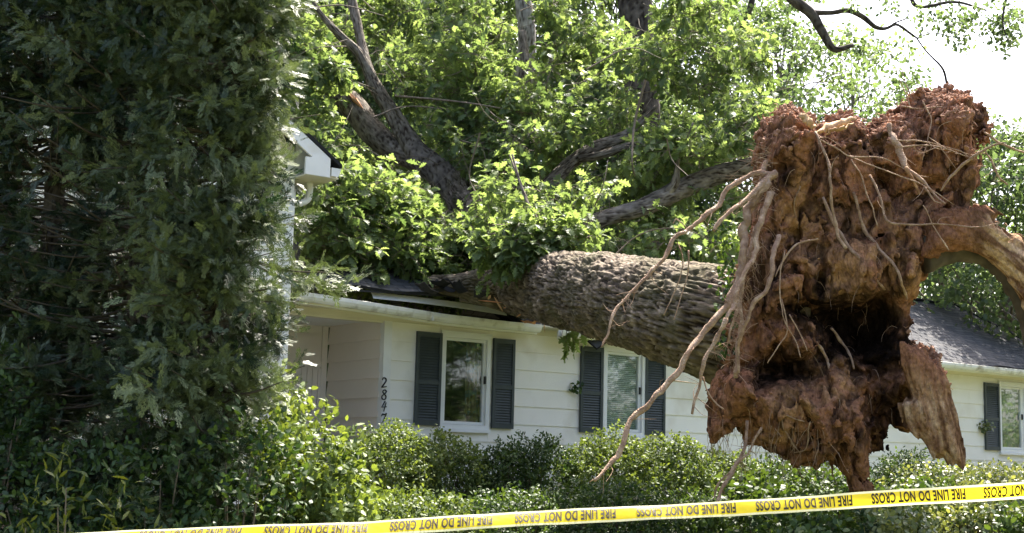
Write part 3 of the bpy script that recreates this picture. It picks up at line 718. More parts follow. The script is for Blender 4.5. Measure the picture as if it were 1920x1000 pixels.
for a, b in (((690, 200, 24.1), (676, 214, 24.0)), ((650, 170, 24), (682, 206, 23.9)), ((1000, 205, 23), (990, 232, 23))):
    mb = MB(); mb.tube([P(*a), (P(*a)+P(*b))/2, P(*b)], [.03, .09, .02], 6, flat=.5, rough=.5, seed=1); ob(mb.build('splintered_stub', M['orange_wood']))
# ---- leaves of the fallen crown: twigs in clumps round the limbs
rs = np.random.RandomState(21)
def inpoly(x, y, poly):
    c = np.zeros(np.shape(x), bool); n = len(poly)
    for i in range(n):
        x0, y0 = poly[i]; x1, y1 = poly[(i+1) % n]
        with np.errstate(divide='ignore', invalid='ignore'):
            c ^= ((y0 > y) != (y1 > y)) & (x < (x1-x0)*(y-y0)/(y1-y0+1e-9)+x0)
    return c
CROWN = [(520, -60), (1470, -60), (1430, 120), (1450, 260), (1440, 300), (1400, 440), (1340, 490), (1220, 470), (1120, 455), (1050, 448), (960, 470), (930, 520), (840, 535), (760, 515), (640, 520), (590, 480), (560, 420), (600, 350), (560, 260), (520, 180)]
HOLES = [(1085, 15, 26), (930, 228, 26), (1310, 220, 34), (800, 350, 18), (1250, 470, 32), (750, 365, 25)]
def near_visible(px, py, d, m_=20):
    "is this point in front of a limb that the photo shows bare"
    for k in (0, 1, 2, 3, 4):
        r = limbsegs[k]
        if k == 6: continue
        if k == 3: r = r[2:]
        if k == 2: r = r[1:4]
        if k == 4: r = r[2:]
        for i in range(len(r)-1):
            a, b = r[i, :2], r[i+1, :2]; ab = b-a
            t = np.clip(((px-a[0])*ab[0]+(py-a[1])*ab[1])/(ab@ab), 0, 1)
            dd = np.hypot(px-a[0]-t*ab[0], py-a[1]-t*ab[1])
            if dd < r[i, 3]+m_ and d < r[i, 2]+.35: return True
    return False
HOLES += [(980, 20, 42), (985, 75, 42), (988, 125, 26), (1190, 15, 58), (1393, 40, 34), (1300, 120, 20), (1210, 60, 22), (1110, 175, 16), (1390, 150, 22), (880, 60, 14)]
tw = MB(); LP = []; LD = []; LN = []; LS = []; LV = []
def leaf_at(p, d, n, s, v): LP.append(p); LD.append(d); LN.append(n); LS.append(s); LV.append(v)
def oak_spray(c, out, L, nl, v0, vis=True):
    tip = c+out*L; p = twigs_tube(tw, c, tip, .007, .003, rs, 3, 4, .08)
    for j in range(nl):
        t = 1-.75*(j/nl)**1.3; q = c+out*L*t
        side = unit(rs.randn(3)); side = unit(side-out*(side@out))
        d = unit(out*(.9 if j < 3 else .35)+side*.8+np.array([0, 0, -.45]))
        n = unit(np.array([0, 0, 1.])*1.0+rs.randn(3)*.45)
        leaf_at(q, d, n, rs.uniform(.12, .20), np.clip(v0+rs.randn()*.16, 0, 1))
nclump = 0; tries = 0
gap = np.random.RandomState(5)
while nclump < 760 and tries < 16000:
    tries += 1
    x, y = rs.uniform(510, 1480), rs.uniform(-60, 545)
    if not inpoly(np.array(x), np.array(y), CROWN): continue
    if any((x-a)**2+(y-b)**2 < r*r*1.4 for a, b, r in HOLES): continue
    back = rs.rand()
    base = 19.2+ (540-y)/540*4.0 - (0 if x < 1150 else .0)
    d = base + back**1.2*4.2
    if x < 760 and y > 330: d = 21.8+rs.rand()*2
    if x < 930 and y > 385: d = 19.9+rs.rand()*1.5
    elif x < 620: d = max(d, 22)
    if x > 1200: d = 19.5+(540-y)/540*2.5+back*4
    # large-scale openness
    if not (x < 930 and y > 360) and vnoise(np.array([[x/95., y/80., d*.6]]), 9)[0] < -.10: continue
    if near_visible(x, y, d): continue
    if rs.rand() > (1.0 if y > 220 else .75): continue
    c = P(x, y, d); nclump += 1
    v0 = rs.uniform(.25, .75); no = rs.randint(8, 15)
    ax = unit(rs.randn(3)*[1, 1, .5]+[0, 0, .1])
    for k in range(no):
        o = unit(ax*.8+rs.randn(3)*.7+np.array([0, 0, .05])); Lr = rs.uniform(.22, .5)
        q = proj(c+o*Lr)
        if near_visible(q[0], q[1], d-.3): continue
        if any((q[0]-a)**2+(q[1]-b)**2 < r*r*.7 for a, b, r in HOLES): continue
        if q[0] < 1100 and q[0] > 930 and q[1] > 480: continue
        oak_spray(c+rs.randn(3)*.10, o, Lr, rs.randint(5, 9), v0)
for k in range(150):
    x, y = rs.uniform(570, 960), rs.uniform(330, 490); o_ = rs.uniform(-.5, .2) if y > 440 else rs.uniform(-1.2, .2)
    if y > 486 and x < 640: continue
    tt, zz = hit(x, y, o_); c = W(tt, o_, zz); d = c[1]; v0 = rs.uniform(.2, .8)
    if near_visible(x, y, d, 48): continue
    for j in range(rs.randint(6, 10)): oak_spray(c+rs.randn(3)*.12, unit(rs.randn(3)*[1, .7, .7]+[0, 0, .1]), rs.uniform(.2, .40), rs.randint(5, 9), v0)
for k in range(34):
    x, y = rs.uniform(915, 1095), rs.uniform(415, 500); y = min(y, 500-.30*(x-915)); c = P(x, y, 17.9)
    for j in range(6): oak_spray(c+rs.randn(3)*.08, unit(rs.randn(3)*[1, .6, .7]+[-.3, 0, .1]), rs.uniform(.18, .28), 6, .5)
for k in range(16):
    x = rs.uniform(950, 1045); c = P(x, rs.uniform(450, 492), 17.75)
    for j in range(5): oak_spray(c+rs.randn(3)*.07, unit(rs.randn(3)*[1, .5, .5]+[-.2, -.2, -.35]), rs.uniform(.15, .28), 6, .5)
# bright sprays in front of and on top of the trunk fork
for (x, y, d, n) in ((960, 400, 19.0, 16), (1010, 360, 19.2, 16), (1070, 385, 19.3, 14), (900, 440, 19.3, 16), (870, 480, 19.6, 14), (1000, 430, 18.9, 10), (820, 510, 19.9, 12), (900, 505, 19.6, 12), (1110, 370, 19.2, 9), (930, 350, 19.3, 12), (840, 430, 20, 12), (650, 500, 20.5, 10), (700, 470, 20.9, 12), (610, 505, 19.8, 7), (760, 480, 20.6, 10), (950, 455, 19.2, 8), (1340, 480, 18, 4), (1290, 468, 19, 5), (1370, 470, 15, 3)):
    for k in range(n):
        o = unit(rs.randn(3)*[1, .6, .7]+[0, -.2, .15]); c = P(x+rs.randn()*22, y+rs.randn()*14, d+rs.randn()*.15)
        q = proj(c+o*.4)
        if q[0] > 985 and q[1] > 462 or near_visible(q[0], q[1], d, 10): continue
        oak_spray(c, o, rs.uniform(.2, .42), rs.randint(6, 10), rs.uniform(.4, .8))
# hanging sprig before the wall
c = P(1068, 606, 17.6)
for (dx, dz, L) in ((-.05, -.3, .35), (.1, -.35, .3), (.0, -.5, .36), (.2, -.2, .22)):
    oak_spray(c, unit(np.array([dx, -.1, dz])), L, 7, .85)
# long bare twigs arching through the leaves
bare = MB()
for (l, d, r) in (([(1080, 505), (1040, 440), (1000, 400), (970, 330), (955, 290)], 18.6, 5), ([(740, 180), (850, 190), (920, 200), (1000, 215)], 22, 3), ([(700, 220), (760, 200), (840, 205)], 22, 2.5), ([(1070, 480), (1100, 420), (1130, 350), (1140, 300)], 19, 2.5), ([(1250, 260), (1260, 300), (1290, 330)], 20, 2), ([(1100, 130), (1180, 90), (1240, 110)], 21, 2), ([(560, 20), (640, 10), (720, 30)], 21, 2.5), ([(1210, 150), (1190, 230), (1185, 300), (1190, 330)], 20.5, 4), ([(900, 250), (880, 330), (905, 380)], 20, 2.5), ([(650, 390), (690, 430), (720, 470)], 20.5, 3), ([(1130, 500), (1200, 440), (1280, 430), (1370, 470)], 18.5, 2)):
    q = spline(np.array([P(x, y, d+.2*math.sin(i*2.1)) for i, (x, y) in enumerate(l)]), 5)
    mb = MB(); mb.tube(q, np.linspace(r, r*.4, len(q))*d/FPX/1.3, 5, cap=False, rough=.2); ob(mb.build('bare_twig', M['twig'], None, True))
for k in range(150):
    x, y = rs.uniform(540, 1450), rs.uniform(0, 500)
    if not inpoly(np.array(x), np.array(y), CROWN): continue
    d = 19.5+(540-y)/540*3.5+rs.rand()*2; a = P(x, y, d); o = unit(rs.randn(3)*[1, .7, .8])
    q = spline(np.array([a, a+o*.4+rs.randn(3)*.08, a+o*.9+rs.randn(3)*.12]), 4); bare.tube(q, np.linspace(.010, .003, len(q)), 4, cap=False)
ob(bare.build('bare_twigs', M['twig']), 'thin bare twigs among the leaves')['kind'] = 'stuff'
ob(tw.build('twigs', M['twig']))
LP = np.array(LP); V, k, va = leafinst(OAK, LP, np.array(LD), np.array(LN), np.array(LS), rs, np.array(LV))
fo = link('foliage', leafmesh('foliage', [(V, k, va)], M['oakleaf'])); ob(fo, 'bright green lobed oak leaves')
print('oak leaves', len(LP), 'clumps', nclump)
# ---- ivy on the trunk behind the roots
mb = MB(); q = []
rs = np.random.RandomState(4)
for k in range(420):
    t = rs.rand(); x = 1372+rs.randn()*13-14*(1-t); y = 410+260*t; d = 12.3+.35*rs.rand() if y > 500 else 12.5
    q.append(P(x, y, d))
q = np.array(q); V, k, va = leafinst(ROUND, q, unit(rs.randn(len(q), 3)+[0, 0, -1]), unit(rs.randn(len(q), 3)*.5+[-.3, -1, .5]), rs.uniform(.035, .06, len(q)), rs)
ob(link('ivy', leafmesh('ivy', [(V, k, va)], M['shrub'])), 'ivy leaves clinging beside the roots')
# ------------------------------------------------------------------ root plate (signed distance field -> surface nets)
D0 = 12.15
POLY = [(1446,232),(1462,205),(1478,198),(1492,202),(1503,215),(1520,220),(1530,235),(1548,243),(1560,230),(1580,213),(1600,210),(1618,222),(1640,234),(1660,224),(1682,205),(1700,202),(1715,190),(1735,178),(1755,176),(1770,168),(1785,178),(1800,166),(1822,166),(1838,178),(1845,200),(1859,215),(1855,240),(1842,262),(1840,300),(1836,330),(1830,360),(1832,380),(1860,395),(1875,420),(1860,445),(1835,450),(1800,462),(1765,470),(1742,492),(1728,530),(1716,570),(1706,610),(1700,636),(1720,648),(1745,662),(1768,690),(1780,720),(1772,760),(1740,800),(1700,790),(1690,776),(1676,790),(1672,830),(1666,870),(1668,915),(1655,960),(1640,990),(1618,975),(1600,930),(1585,895),(1572,872),(1560,862),(1548,872),(1520,885),(1505,868),(1490,850),(1460,838),(1440,832),(1420,825),(1408,800),(1395,785),(1378,790),(1366,805),(1345,818),(1354,775),(1350,740),(1358,712),(1376,695),(1385,650),(1380,620),(1398,580),(1408,540),(1404,500),(1418,450),(1434,400),(1447,340),(1440,290)]
vx = .016
def px_of_XZ(X, Z, Y=D0):
    q = proj(np.stack([X, np.full_like(X, Y), Z], -1)); return q[..., 0], q[..., 1]
x0, x1 = P(1320, 600, D0)[0], P(1900, 600, D0)[0]; z0, z1 = P(1600, 1010, D0)[2], P(1600, 140, D0)[2]
y0, y1 = D0-.75, D0+1.1
gx = np.arange(x0, x1, vx); gy = np.arange(y0, y1, vx); gzv = np.arange(z0, z1, vx)
X2, Z2 = np.meshgrid(gx, gzv, indexing='ij'); PX, PY = px_of_XZ(X2, Z2)
poly = np.array(POLY, float); sd2 = np.full(PX.shape, 1e9)
for i in range(len(poly)):
    a, b = poly[i], poly[(i+1) % len(poly)]; ab = b-a
    t = np.clip(((PX-a[0])*ab[0]+(PY-a[1])*ab[1])/(ab@ab), 0, 1); sd2 = np.minimum(sd2, np.hypot(PX-a[0]-t*ab[0], PY-a[1]-t*ab[1]))
ins = inpoly(PX, PY, POLY); s2 = np.where(ins, -sd2, sd2)*D0/FPX
# relief of the street side: px, py, rx, ry, angle, height (m)
BL = [(1490,275,58,75,0,.34),(1468,330,35,50,0,.12),(1533,290,13,60,5,-.22),(1500,330,20,45,0,-.08),(1560,330,40,60,0,.02),(1610,245,60,28,0,.10),(1620,300,18,60,-15,.10),(1655,380,16,90,-12,.12),(1790,260,48,100,0,.36),(1825,250,20,60,0,-.20),(1815,330,16,70,8,.22),(1740,260,40,60,0,.10),(1700,300,26,70,-20,.22),(1740,420,60,35,0,-.05),(1700,500,30,100,0,.10),
      (1592,480,38,36,0,.26),(1612,530,28,34,0,.26),(1625,560,12,20,0,.20),(1555,560,40,60,0,.02),(1500,500,50,45,0,.08),(1535,500,30,60,0,.04),(1440,470,30,80,0,.06),
      (1612,605,50,40,0,-.75),(1665,590,40,50,20,-.5),(1560,586,44,16,0,-.40),(1500,575,48,13,0,-.28),(1540,535,9,30,0,-.22),(1510,540,8,24,0,-.25),(1690,560,14,60,0,.12),(1700,620,25,30,0,.1),
      (1480,630,60,28,0,.10),(1445,650,30,30,0,.1),(1478,690,45,20,14,-.26),(1440,705,30,20,-20,-.22),(1530,672,30,12,-10,-.16),(1420,640,14,30,0,-.18),(1505,660,30,24,0,.12),(1520,720,20,30,0,-.14),(1462,655,16,14,0,-.2),
      (1620,650,40,25,0,-.25),(1640,690,70,22,0,-.2),(1380,745,30,44,0,.30),(1450,770,60,50,0,.10),(1540,780,80,60,0,.24),(1590,820,34,50,0,.14),(1520,850,40,26,0,.08),(1730,720,46,52,0,.20),(1700,760,12,40,0,-.22),
      (1660,820,20,100,5,-.22),(1615,860,26,60,0,.08),(1575,850,8,30,0,-.2),(1640,740,14,40,0,-.12),(1530,700,12,14,0,-.12),(1570,700,36,30,0,.1),(1660,330,14,60,-30,-.1),(1580,420,30,50,0,-.04),(1605,370,24,90,-10,.03),(1770,430,60,24,0,.08),(1850,420,26,20,0,.05),(1500,440,8,14,0,-.1),(1466,320,14,12,0,-.16),(1450,600,22,16,0,-.14)]
H2 = np.zeros_like(PX)
for (bx_, by_, rx, ry, an, hh) in BL:
    c, s_ = math.cos(R_(an)), math.sin(R_(an)); u = ((PX-bx_)*c+(PY-by_)*s_)/rx; v = (-(PX-bx_)*s_+(PY-by_)*c)/ry
    r2 = u*u+v*v; H2 += hh*np.exp(-(r2**(1.6 if hh < 0 else 1.2)))
edge_in = np.clip(.22+s2, 0, .22); H2 -= edge_in**2*4.2
rsd = np.random.RandomState(17)             # angular clods: tilted facets of a warped Voronoi pattern
for (nsd, am, ck) in ((70, .55, .055), (330, .45, .022)):
    sx_, sz_ = rsd.uniform(1340, 1870, nsd), rsd.uniform(160, 990, nsd); wx = PX+26*fbm(np.stack([X2*3, Z2*3, X2*0], -1), 2, 91); wz = PY+30*fbm(np.stack([X2*3, Z2*3, X2*0+5], -1), 2, 92)
    F1 = np.full(PX.shape, 1e9); F2 = F1.copy(); pl_ = np.zeros(PX.shape); ta_, tb_, tc_ = rsd.randn(nsd)*.35, rsd.randn(nsd)*.35, rsd.randn(nsd)*(.05 if nsd < 100 else .018)
    for i in range(nsd):
        dd = np.hypot(wx-sx_[i], (wz-sz_[i])*.62); m_ = dd < F1; F2 = np.where(m_, F1, np.minimum(F2, dd)); pl_ = np.where(m_, tc_[i]+(ta_[i]*(wx-sx_[i])+tb_[i]*(wz-sz_[i]))*D0/FPX*am, pl_); F1 = np.where(m_, dd, F1)
    flat_ = 1-.65*np.exp(-(((PX-1590)/110)**2+((PY-390)/110)**2)**1.5)
    H2 += flat_*np.clip(pl_, -.12, .12) - flat_*ck*(1-smooth(1, 9 if nsd < 100 else 5, F2-F1))
H2 = np.maximum(H2, -.42-.26*np.exp(-((PX-1615)/70)**2-((PY-612)/50)**2)); lower = smooth(780, 900, PY); H2 -= lower*.05
gXa, gYa, gZa = np.meshgrid(gx, gy, gzv, indexing='ij')
pp = np.stack([gXa, gYa, gZa], -1).astype(np.float32)
n1 = fbm(pp*1.9, 3, 50); n2 = fbm(pp*5.2+3, 3, 51); n3 = vnoise(pp*17, 52); ridg = 1-np.abs(fbm(pp*np.array([6.5, 6.5, 2.6], np.float32)+n1[..., None]*1.2, 2, 53))*2.2
hole = np.clip(fbm(pp*np.array([4.6, 4.6, 3.6], np.float32), 2, 54)-.36, 0, 1)*1.1
yf = D0 - H2[:, None, :] - .06*n1
front = yf - gYa
thick = (.78 - .40*lower + .25*np.exp(-((PX-1615)/90)**2-((PY-612)/70)**2))[:, None, :]
back = gYa - (D0 + thick + .1*n1 - edge_in[:, None, :]*1.2)
f = np.maximum(np.maximum(front, back)*.8, s2[:, None, :] + .03*n2 + .012*n3)
cre = 1-smooth(0, .16, np.abs(fbm(pp*np.array([4.2, 4.2, 2.4], np.float32)+n2[..., None]*.5, 2, 57)))
hole *= (1-np.exp(-((PX-1615)/110)**2-((PY-612)/80)**2))[:, None, :]
f += .020*n2 + .020*n3 + .014*vnoise(pp*26, 58) - .045*np.clip(ridg, 0, 1) + .07*cre*smooth(.03, .2, -s2)[:, None, :] + hole*smooth(.05, .3, -s2)[:, None, :]*.9
f += .006*vnoise(pp*34, 55)
# trim the far corners so the grid stays closed
f[0] = f[-1] = 1; f[:, 0] = f[:, -1] = 1; f[:, :, 0] = f[:, :, -1] = 1
def surface_nets(f, o, h):
    s = f < 0; nx, ny, nz = f.shape
    c = [(i, j, k) for i in (0, 1) for j in (0, 1) for k in (0, 1)]
    sub = lambda A, i, j, k: A[i:nx-1+i, j:ny-1+j, k:nz-1+k]
    cnt = sum(sub(s, *q).astype(np.int8) for q in c); act = (cnt > 0) & (cnt < 8); idx = np.full(act.shape, -1, np.int64)
    I = np.argwhere(act); idx[act] = np.arange(len(I))
    val = np.stack([f[I[:, 0]+q[0], I[:, 1]+q[1], I[:, 2]+q[2]] for q in c], 1)
    acc = np.zeros((len(I), 3)); num = np.zeros(len(I)); cc = np.array(c, float)
    for a in range(8):
        for b in range(a+1, 8):
            if np.abs(cc[a]-cc[b]).sum() != 1: continue
            va, vb = val[:, a], val[:, b]; m = (va < 0) != (vb < 0); t = np.where(m, va/(va-vb+1e-12), 0)
            acc += m[:, None]*(cc[a]+t[:, None]*(cc[b]-cc[a])); num += m
    V = o+(I+acc/num[:, None])*h; F = []
    for ax in range(3):
        sl0 = [slice(1, nx-1), slice(1, ny-1), slice(1, nz-1)]; A = [slice(1, None)]*3
        d = [0, 0, 0]; d[ax] = 1
        s0 = s[:nx-d[0], :ny-d[1], :nz-d[2]]; s1 = s[d[0]:, d[1]:, d[2]:]; E = np.argwhere(s0 != s1)
        b_, c_ = [(1, 2), (2, 0), (0, 1)][ax]
        ok = (E[:, b_] > 0) & (E[:, c_] > 0) & (E[:, b_] < f.shape[b_]-1) & (E[:, c_] < f.shape[c_]-1); E = E[ok]
        def cell(db, dc): q = E.copy(); q[:, b_] -= db; q[:, c_] -= dc; return idx[q[:, 0], q[:, 1], q[:, 2]]
        Q = np.stack([cell(1, 1), cell(0, 1), cell(0, 0), cell(1, 0)], 1)
        fl = s[E[:, 0], E[:, 1], E[:, 2]]; Q[~fl] = Q[~fl][:, ::-1]; F.append(Q)
    return V, np.concatenate(F)
Vr, Fr = surface_nets(f, np.array([x0, y0, z0]), vx)
# colour patches: red clay, ochre clay, black rot with painted hollow shade, tan split wood, dusty grey
qx = proj(Vr); px_, py_ = qx[:, 0], qx[:, 1]
clay = np.array([.30, .148, .088]); och = np.array([.40, .23, .12]); black = np.array([.016, .011, .009]); tan = np.array([.34, .19, .11]); grey = np.array([.22, .135, .10]); pink = np.array([.38, .21, .145])
nb = fbm(Vr*3.1, 3, 60); nb2 = fbm(Vr*8, 3, 61); nb3 = fbm(Vr*22, 2, 62)
C = np.repeat(clay[None], len(Vr), 0)
def mixc(C, col, m): m = np.clip(m, 0, 1)[:, None]; return C*(1-m)+col*m
def blob(x, y, rx, ry, e=2.): return np.exp(-((((px_-x)/rx)**2+((py_-y)/ry)**2)**e))
cre_v = 1-smooth(0, .20, np.abs(fbm(Vr*np.array([4.2, 4.2, 2.4])+fbm(Vr*5.2+3, 3, 51)[:, None]*.5, 2, 57)))
C = mixc(C, grey, smooth(.05, .40, nb)*.7)
for b in ((1535, 525, 60, 70), (1505, 390, 50, 70), (1700, 590, 30, 60), (1455, 700, 30, 24), (1560, 720, 50, 60), (1450, 815, 60, 18), (1600, 500, 90, 60), (1500, 760, 60, 40), (1700, 520, 40, 60), (1640, 450, 70, 50)):
    C = mixc(C, och, blob(*b)*smooth(-.35, .25, nb2)*.9)
for b in ((1615, 610, 95, 64), (1655, 650, 70, 56), (1500, 580, 70, 26), (1480, 690, 70, 36), (1665, 820, 34, 130), (1560, 600, 60, 40), (1540, 540, 10, 34), (1430, 705, 40, 26), (1530, 300, 12, 50), (1475, 320, 20, 30)):
    C = mixc(C, black, blob(*b)*smooth(-.55, .0, nb2)*.93)  # black laid on hollows and grooves, rot and painted shade together
C = mixc(C, pink*.9, smooth(.15, .5, nb3)*.45)
C = mixc(C, pink, smooth(.35, .0, (py_-200)/120)*smooth(-.3, .3, nb2)*.7)
for b in ((1588, 475, 32, 30), (1614, 530, 24, 40), (1730, 730, 40, 60), (1812, 340, 18, 60)): C = mixc(C, tan, blob(*b)*smooth(-.4, .3, nb2)*.7)
C = mixc(C, black*1.8, cre_v*.75); BLK = [(1612, 608, 84, 52), (1655, 655, 58, 50), (1505, 578, 52, 18), (1478, 690, 46, 20), (1668, 830, 24, 120), (1540, 540, 10, 32), (1565, 660, 22, 26)]; px_ = px_+34*fbm(Vr*4.5, 3, 66); py_ = py_+30*fbm(Vr*4.5+9, 3, 67)  # creases darkened with painted shade
for b in BLK: C = mixc(C, black, blob(*b)*smooth(-.75, -.25, nb2)*.97)
nobk = 1-np.clip(sum(blob(*b) for b in BLK), 0, 1)
C = mixc(C, pink*1.1, nobk*smooth(.25, .6, fbm(Vr*13, 3, 63))*.5); C = mixc(C, black*2.2, smooth(.25, .5, fbm(Vr*12+4, 3, 64))*.6)
m, t, b, o = newmat('root_plate_soil')
at = node(t, 'ShaderNodeAttribute', attribute_name='soil'); tc = node(t, 'ShaderNodeTexCoord')
n = node(t, 'ShaderNodeTexNoise', Scale=26, Detail=8); t.links.new(tc.outputs['Object'], n.inputs['Vector'])
fr = ramp(t, n.outputs['Fac'], [(.3, (.62, .60, .60)), (.7, (1.35, 1.35, 1.35))]); mx = node(t, 'ShaderNodeMixRGB', blend_type='MULTIPLY'); mx.inputs[0].default_value = 1
t.links.new(at.outputs['Color'], mx.inputs[1]); t.links.new(fr, mx.inputs[2]); t.links.new(mx.outputs[0], b.inputs['Base Color']); b.inputs['Roughness'].default_value = 1; b.inputs['Specular IOR Level'].default_value = .0
mp = node(t, 'ShaderNodeMapping'); mp.inputs['Scale'].default_value = (1, 1, .35); t.links.new(tc.outputs['Object'], mp.inputs[0])
n2 = node(t, 'ShaderNodeTexNoise', Scale=55, Detail=10); t.links.new(mp.outputs[0], n2.inputs['Vector'])
bp = node(t, 'ShaderNodeBump', Strength=1, Distance=.045); t.links.new(n2.outputs['Fac'], bp.inputs['Height']); t.links.new(bp.outputs[0], b.inputs['Normal'])
M['soil'] = m
me = mesh_from('root_plate', Vr, Fr.ravel(), np.arange(len(Fr))*4, np.full(len(Fr), 4), M['soil'], True, {'soil': ('POINT', np.concatenate([C, np.ones((len(C), 1))], 1))})
ob(link('root_plate', me), 'tall slab of red clay and torn roots with a rotten hollow blackened with painted shade')
print('root plate', len(Vr))
# front depth lookup for laying roots on the soil
Ymin = np.where((f < 0).any(1), gy[np.argmax(f < 0, 1)], D0)
def front_y(px, py):
    p = P(px, py, D0); i = int(np.clip((p[0]-x0)/vx, 0, len(gx)-1)); k = int(np.clip((p[2]-z0)/vx, 0, len(gzv)-1)); return Ymin[i, k]
# ---- large roots: (px, py, radius px, clearance m toward the street; None = free depth d)
def root(l, name='root', mat='root', free=None, lab=None, n=8, seed=0, branch=0):
    rows = []
    for i, (a, b_, r) in enumerate(l):
        if free is not None: d = free[i] if isinstance(free, (list, tuple)) else free
        else: d = min(front_y(a, b_), front_y(a+8, b_), front_y(a-8, b_))-.02-r*D0/FPX*.6
        rows.append([a, b_, d, r])
    rows = np.array(rows)
    if free is None and len(rows) > 2:
        k = np.convolve(np.pad(rows[:, 2], 1, 'edge'), [.25, .5, .25], 'valid'); rows[:, 2] = np.minimum(k, rows[:, 2]+.05)
    w_ = np.array([(*P(a, b_, d), r*d/FPX*.92) for a, b_, d, r in rows]); sp = spline(w_, 6)
    rr = np.random.RandomState(seed+len(l)*7+int(l[0][0])); sp[:, 3] *= .8 if l[0][0] > 1480 else 1; sp[:, :3] += np.stack([fbm(sp[:, :3]*5, 3, 70), fbm(sp[:, :3]*5, 3, 72), fbm(sp[:, :3]*5, 3, 73)], 1)*(sp[:, 3:4]*1.6+.006); sp[:, 3] *= .62*(1+.35*fbm(sp[:, :3]*14, 2, 71))
    mb = MB(); mb.tube(sp[:, :3], np.maximum(sp[:, 3], .0015), n, rough=.35, seed=int(l[0][1]))
    # side rootlets
    for q in range(branch):
        i = rr.randint(2, len(sp)-1); a = sp[i, :3]; o_ = unit(rr.randn(3)*[1, .6, 1]+[0, -.1, -.5]); L_ = rr.uniform(.05, .22)
        z = spline(np.array([a, a+o_*L_*.5+rr.randn(3)*.015, a+o_*L_+rr.randn(3)*.03]), 3); mb.tube(z, np.linspace(rr.uniform(.002, .006), .001, len(z)), 4, cap=False)
    o = mb.build(name, M[mat], None, True); ob(o, lab); return o
def lin(a, b_, n): return list(np.linspace(a, b_, n))
root([(1450,322,12),(1400,335,9),(1365,355,8),(1335,395,8),(1300,422,7.5),(1265,450,7),(1240,485,7),(1210,517,6),(1185,542,5.5),(1160,580,5),(1142,620,4),(1128,652,3)], free=lin(11.95, 11.2, 12), lab='long root reaching down in front of the trunk', branch=26)
root([(1455,330,12),(1420,352,10),(1390,378,8),(1362,402,7),(1338,428,6)], free=lin(11.9, 11.5, 5), branch=8)
root([(1436,345,15),(1412,400,14),(1396,450,14),(1378,520,12),(1356,580,12),(1330,622,11),(1290,670,9.5),(1240,732,9),(1190,792,9),(1158,848,9),(1136,878,6),(1114,902,4)], free=lin(11.85, 10.9, 12), lab='longest pale root slanting down over the blind window', branch=14, n=10)
root([(1450,362,11),(1428,410,10),(1416,470,9),(1397,512,8),(1376,560,8),(1360,596,6)], free=lin(11.75, 11.3, 6), branch=14)
root([(1432,300,9),(1418,370,9),(1402,430,8),(1392,500,7),(1384,560,6),(1366,640,3)], free=lin(12, 11.6, 6), branch=20)
root([(1455,440,9),(1456,490,8),(1444,540,8),(1414,575,8),(1396,604,6),(1388,650,5),(1384,700,5)], free=[11.8,11.6,11.55,11.55,11.6,11.65,11.7], branch=10)
root([(1420,420,9),(1402,490,8),(1392,560,8),(1386,640,7),(1380,712,7)], free=lin(12, 11.75, 5), branch=26)
root([(1358,590,8),(1338,640,7),(1320,690,6),(1308,730,5),(1298,776,4)], free=lin(11.2, 11.2, 5), branch=8)
root([(1316,708,3),(1326,738,2.5),(1342,756,2.5),(1358,768,3)], free=11.3)
root([(1400,785,6),(1392,840,6),(1376,885,7),(1358,912,6),(1346,945,5)], free=lin(11.9, 11.6, 5), lab='reddish root hanging from the lower left of the plate', branch=14)
root([(1372,885,4),(1350,905,3.5),(1338,935,2)], free=11.6)
root([(1428,800,4),(1400,850,3.5),(1378,880,3)], free=11.7, branch=6)
root([(1270,455,2),(1280,490,2),(1268,540,2),(1245,590,2)], free=11.3)
root([(1290,470,3),(1290,510,2.5),(1272,570,2),(1262,600,1.5)], free=11.5)
root([(1190,545,2),(1215,510,2),(1240,512,2)], free=11.5)
root([(1262,420,2),(1270,412,2.5),(1290,430,2)], free=11.6)
root([(1528,248,5),(1544,288,5.5),(1556,330,5.5),(1559,380,6),(1568,430,6.5),(1584,470,7)], free=[11.7,11.6,11.55,11.6,11.65,11.6], lab='pale root hanging down the middle of the clay face', branch=4)
root([(1534,262,3),(1570,278,3),(1596,292,3),(1650,294,2.5),(1690,312,2),(1720,345,1.5)], free=lin(11.55, 11.6, 6))
root([(1594,293,2.5),(1640,312,2.5),(1690,330,2.5),(1740,352,2),(1790,385,1.5)], free=lin(11.5, 11.4, 5))
root([(1596,297,3),(1618,338,3),(1630,378,3),(1646,424,2)], free=11.62)
root([(1634,328,5),(1650,370,5),(1664,412,5),(1700,418,4),(1760,420,3),(1830,426,3),(1875,418,2)], free=lin(11.75, 11.4, 7), branch=4)
root([(1668,228,10),(1676,262,13),(1690,292,13),(1706,320,10),(1735,345,6),(1756,368,5),(1776,384,3)], free=lin(11.8, 11.4, 7), lab='thick pale forked root on the right half of the plate', branch=5, n=10)
root([(1700,312,7),(1712,340,6),(1722,364,5)], free=11.5, mat='wood')
root([(1735,350,4),(1752,375,3.5),(1768,382,2)], free=11.4)
root([(1682,264,3),(1720,264,3),(1762,272,3),(1800,284,2.5),(1822,300,2)], free=11.45, branch=6)
root([(1690,275,3),(1735,272,2.5),(1775,280,2.5),(1808,292,2)], free=11.4, branch=6)
root([(1765,355,4),(1784,328,6),(1812,300,6),(1845,280,5.5),(1882,269,4)], free=lin(11.6, 11.3, 5))
root([(1846,252,5),(1880,268,5),(1920,285,4.5),(1975,306,4)], free=11.8)
root([(1845,282,5),(1864,305,4.5),(1875,330,4),(1892,346,3)], free=11.8, branch=5)
root([(1692,198,3),(1722,204,2.5),(1762,202,2.5),(1812,206,2)], free=11.9)
root([(1730,190,2.5),(1745,222,2.5),(1738,262,2),(1730,300,1.5)], free=11.6)
root([(1556,620,5),(1580,640,6),(1590,660,5),(1600,690,4)], mat='root')
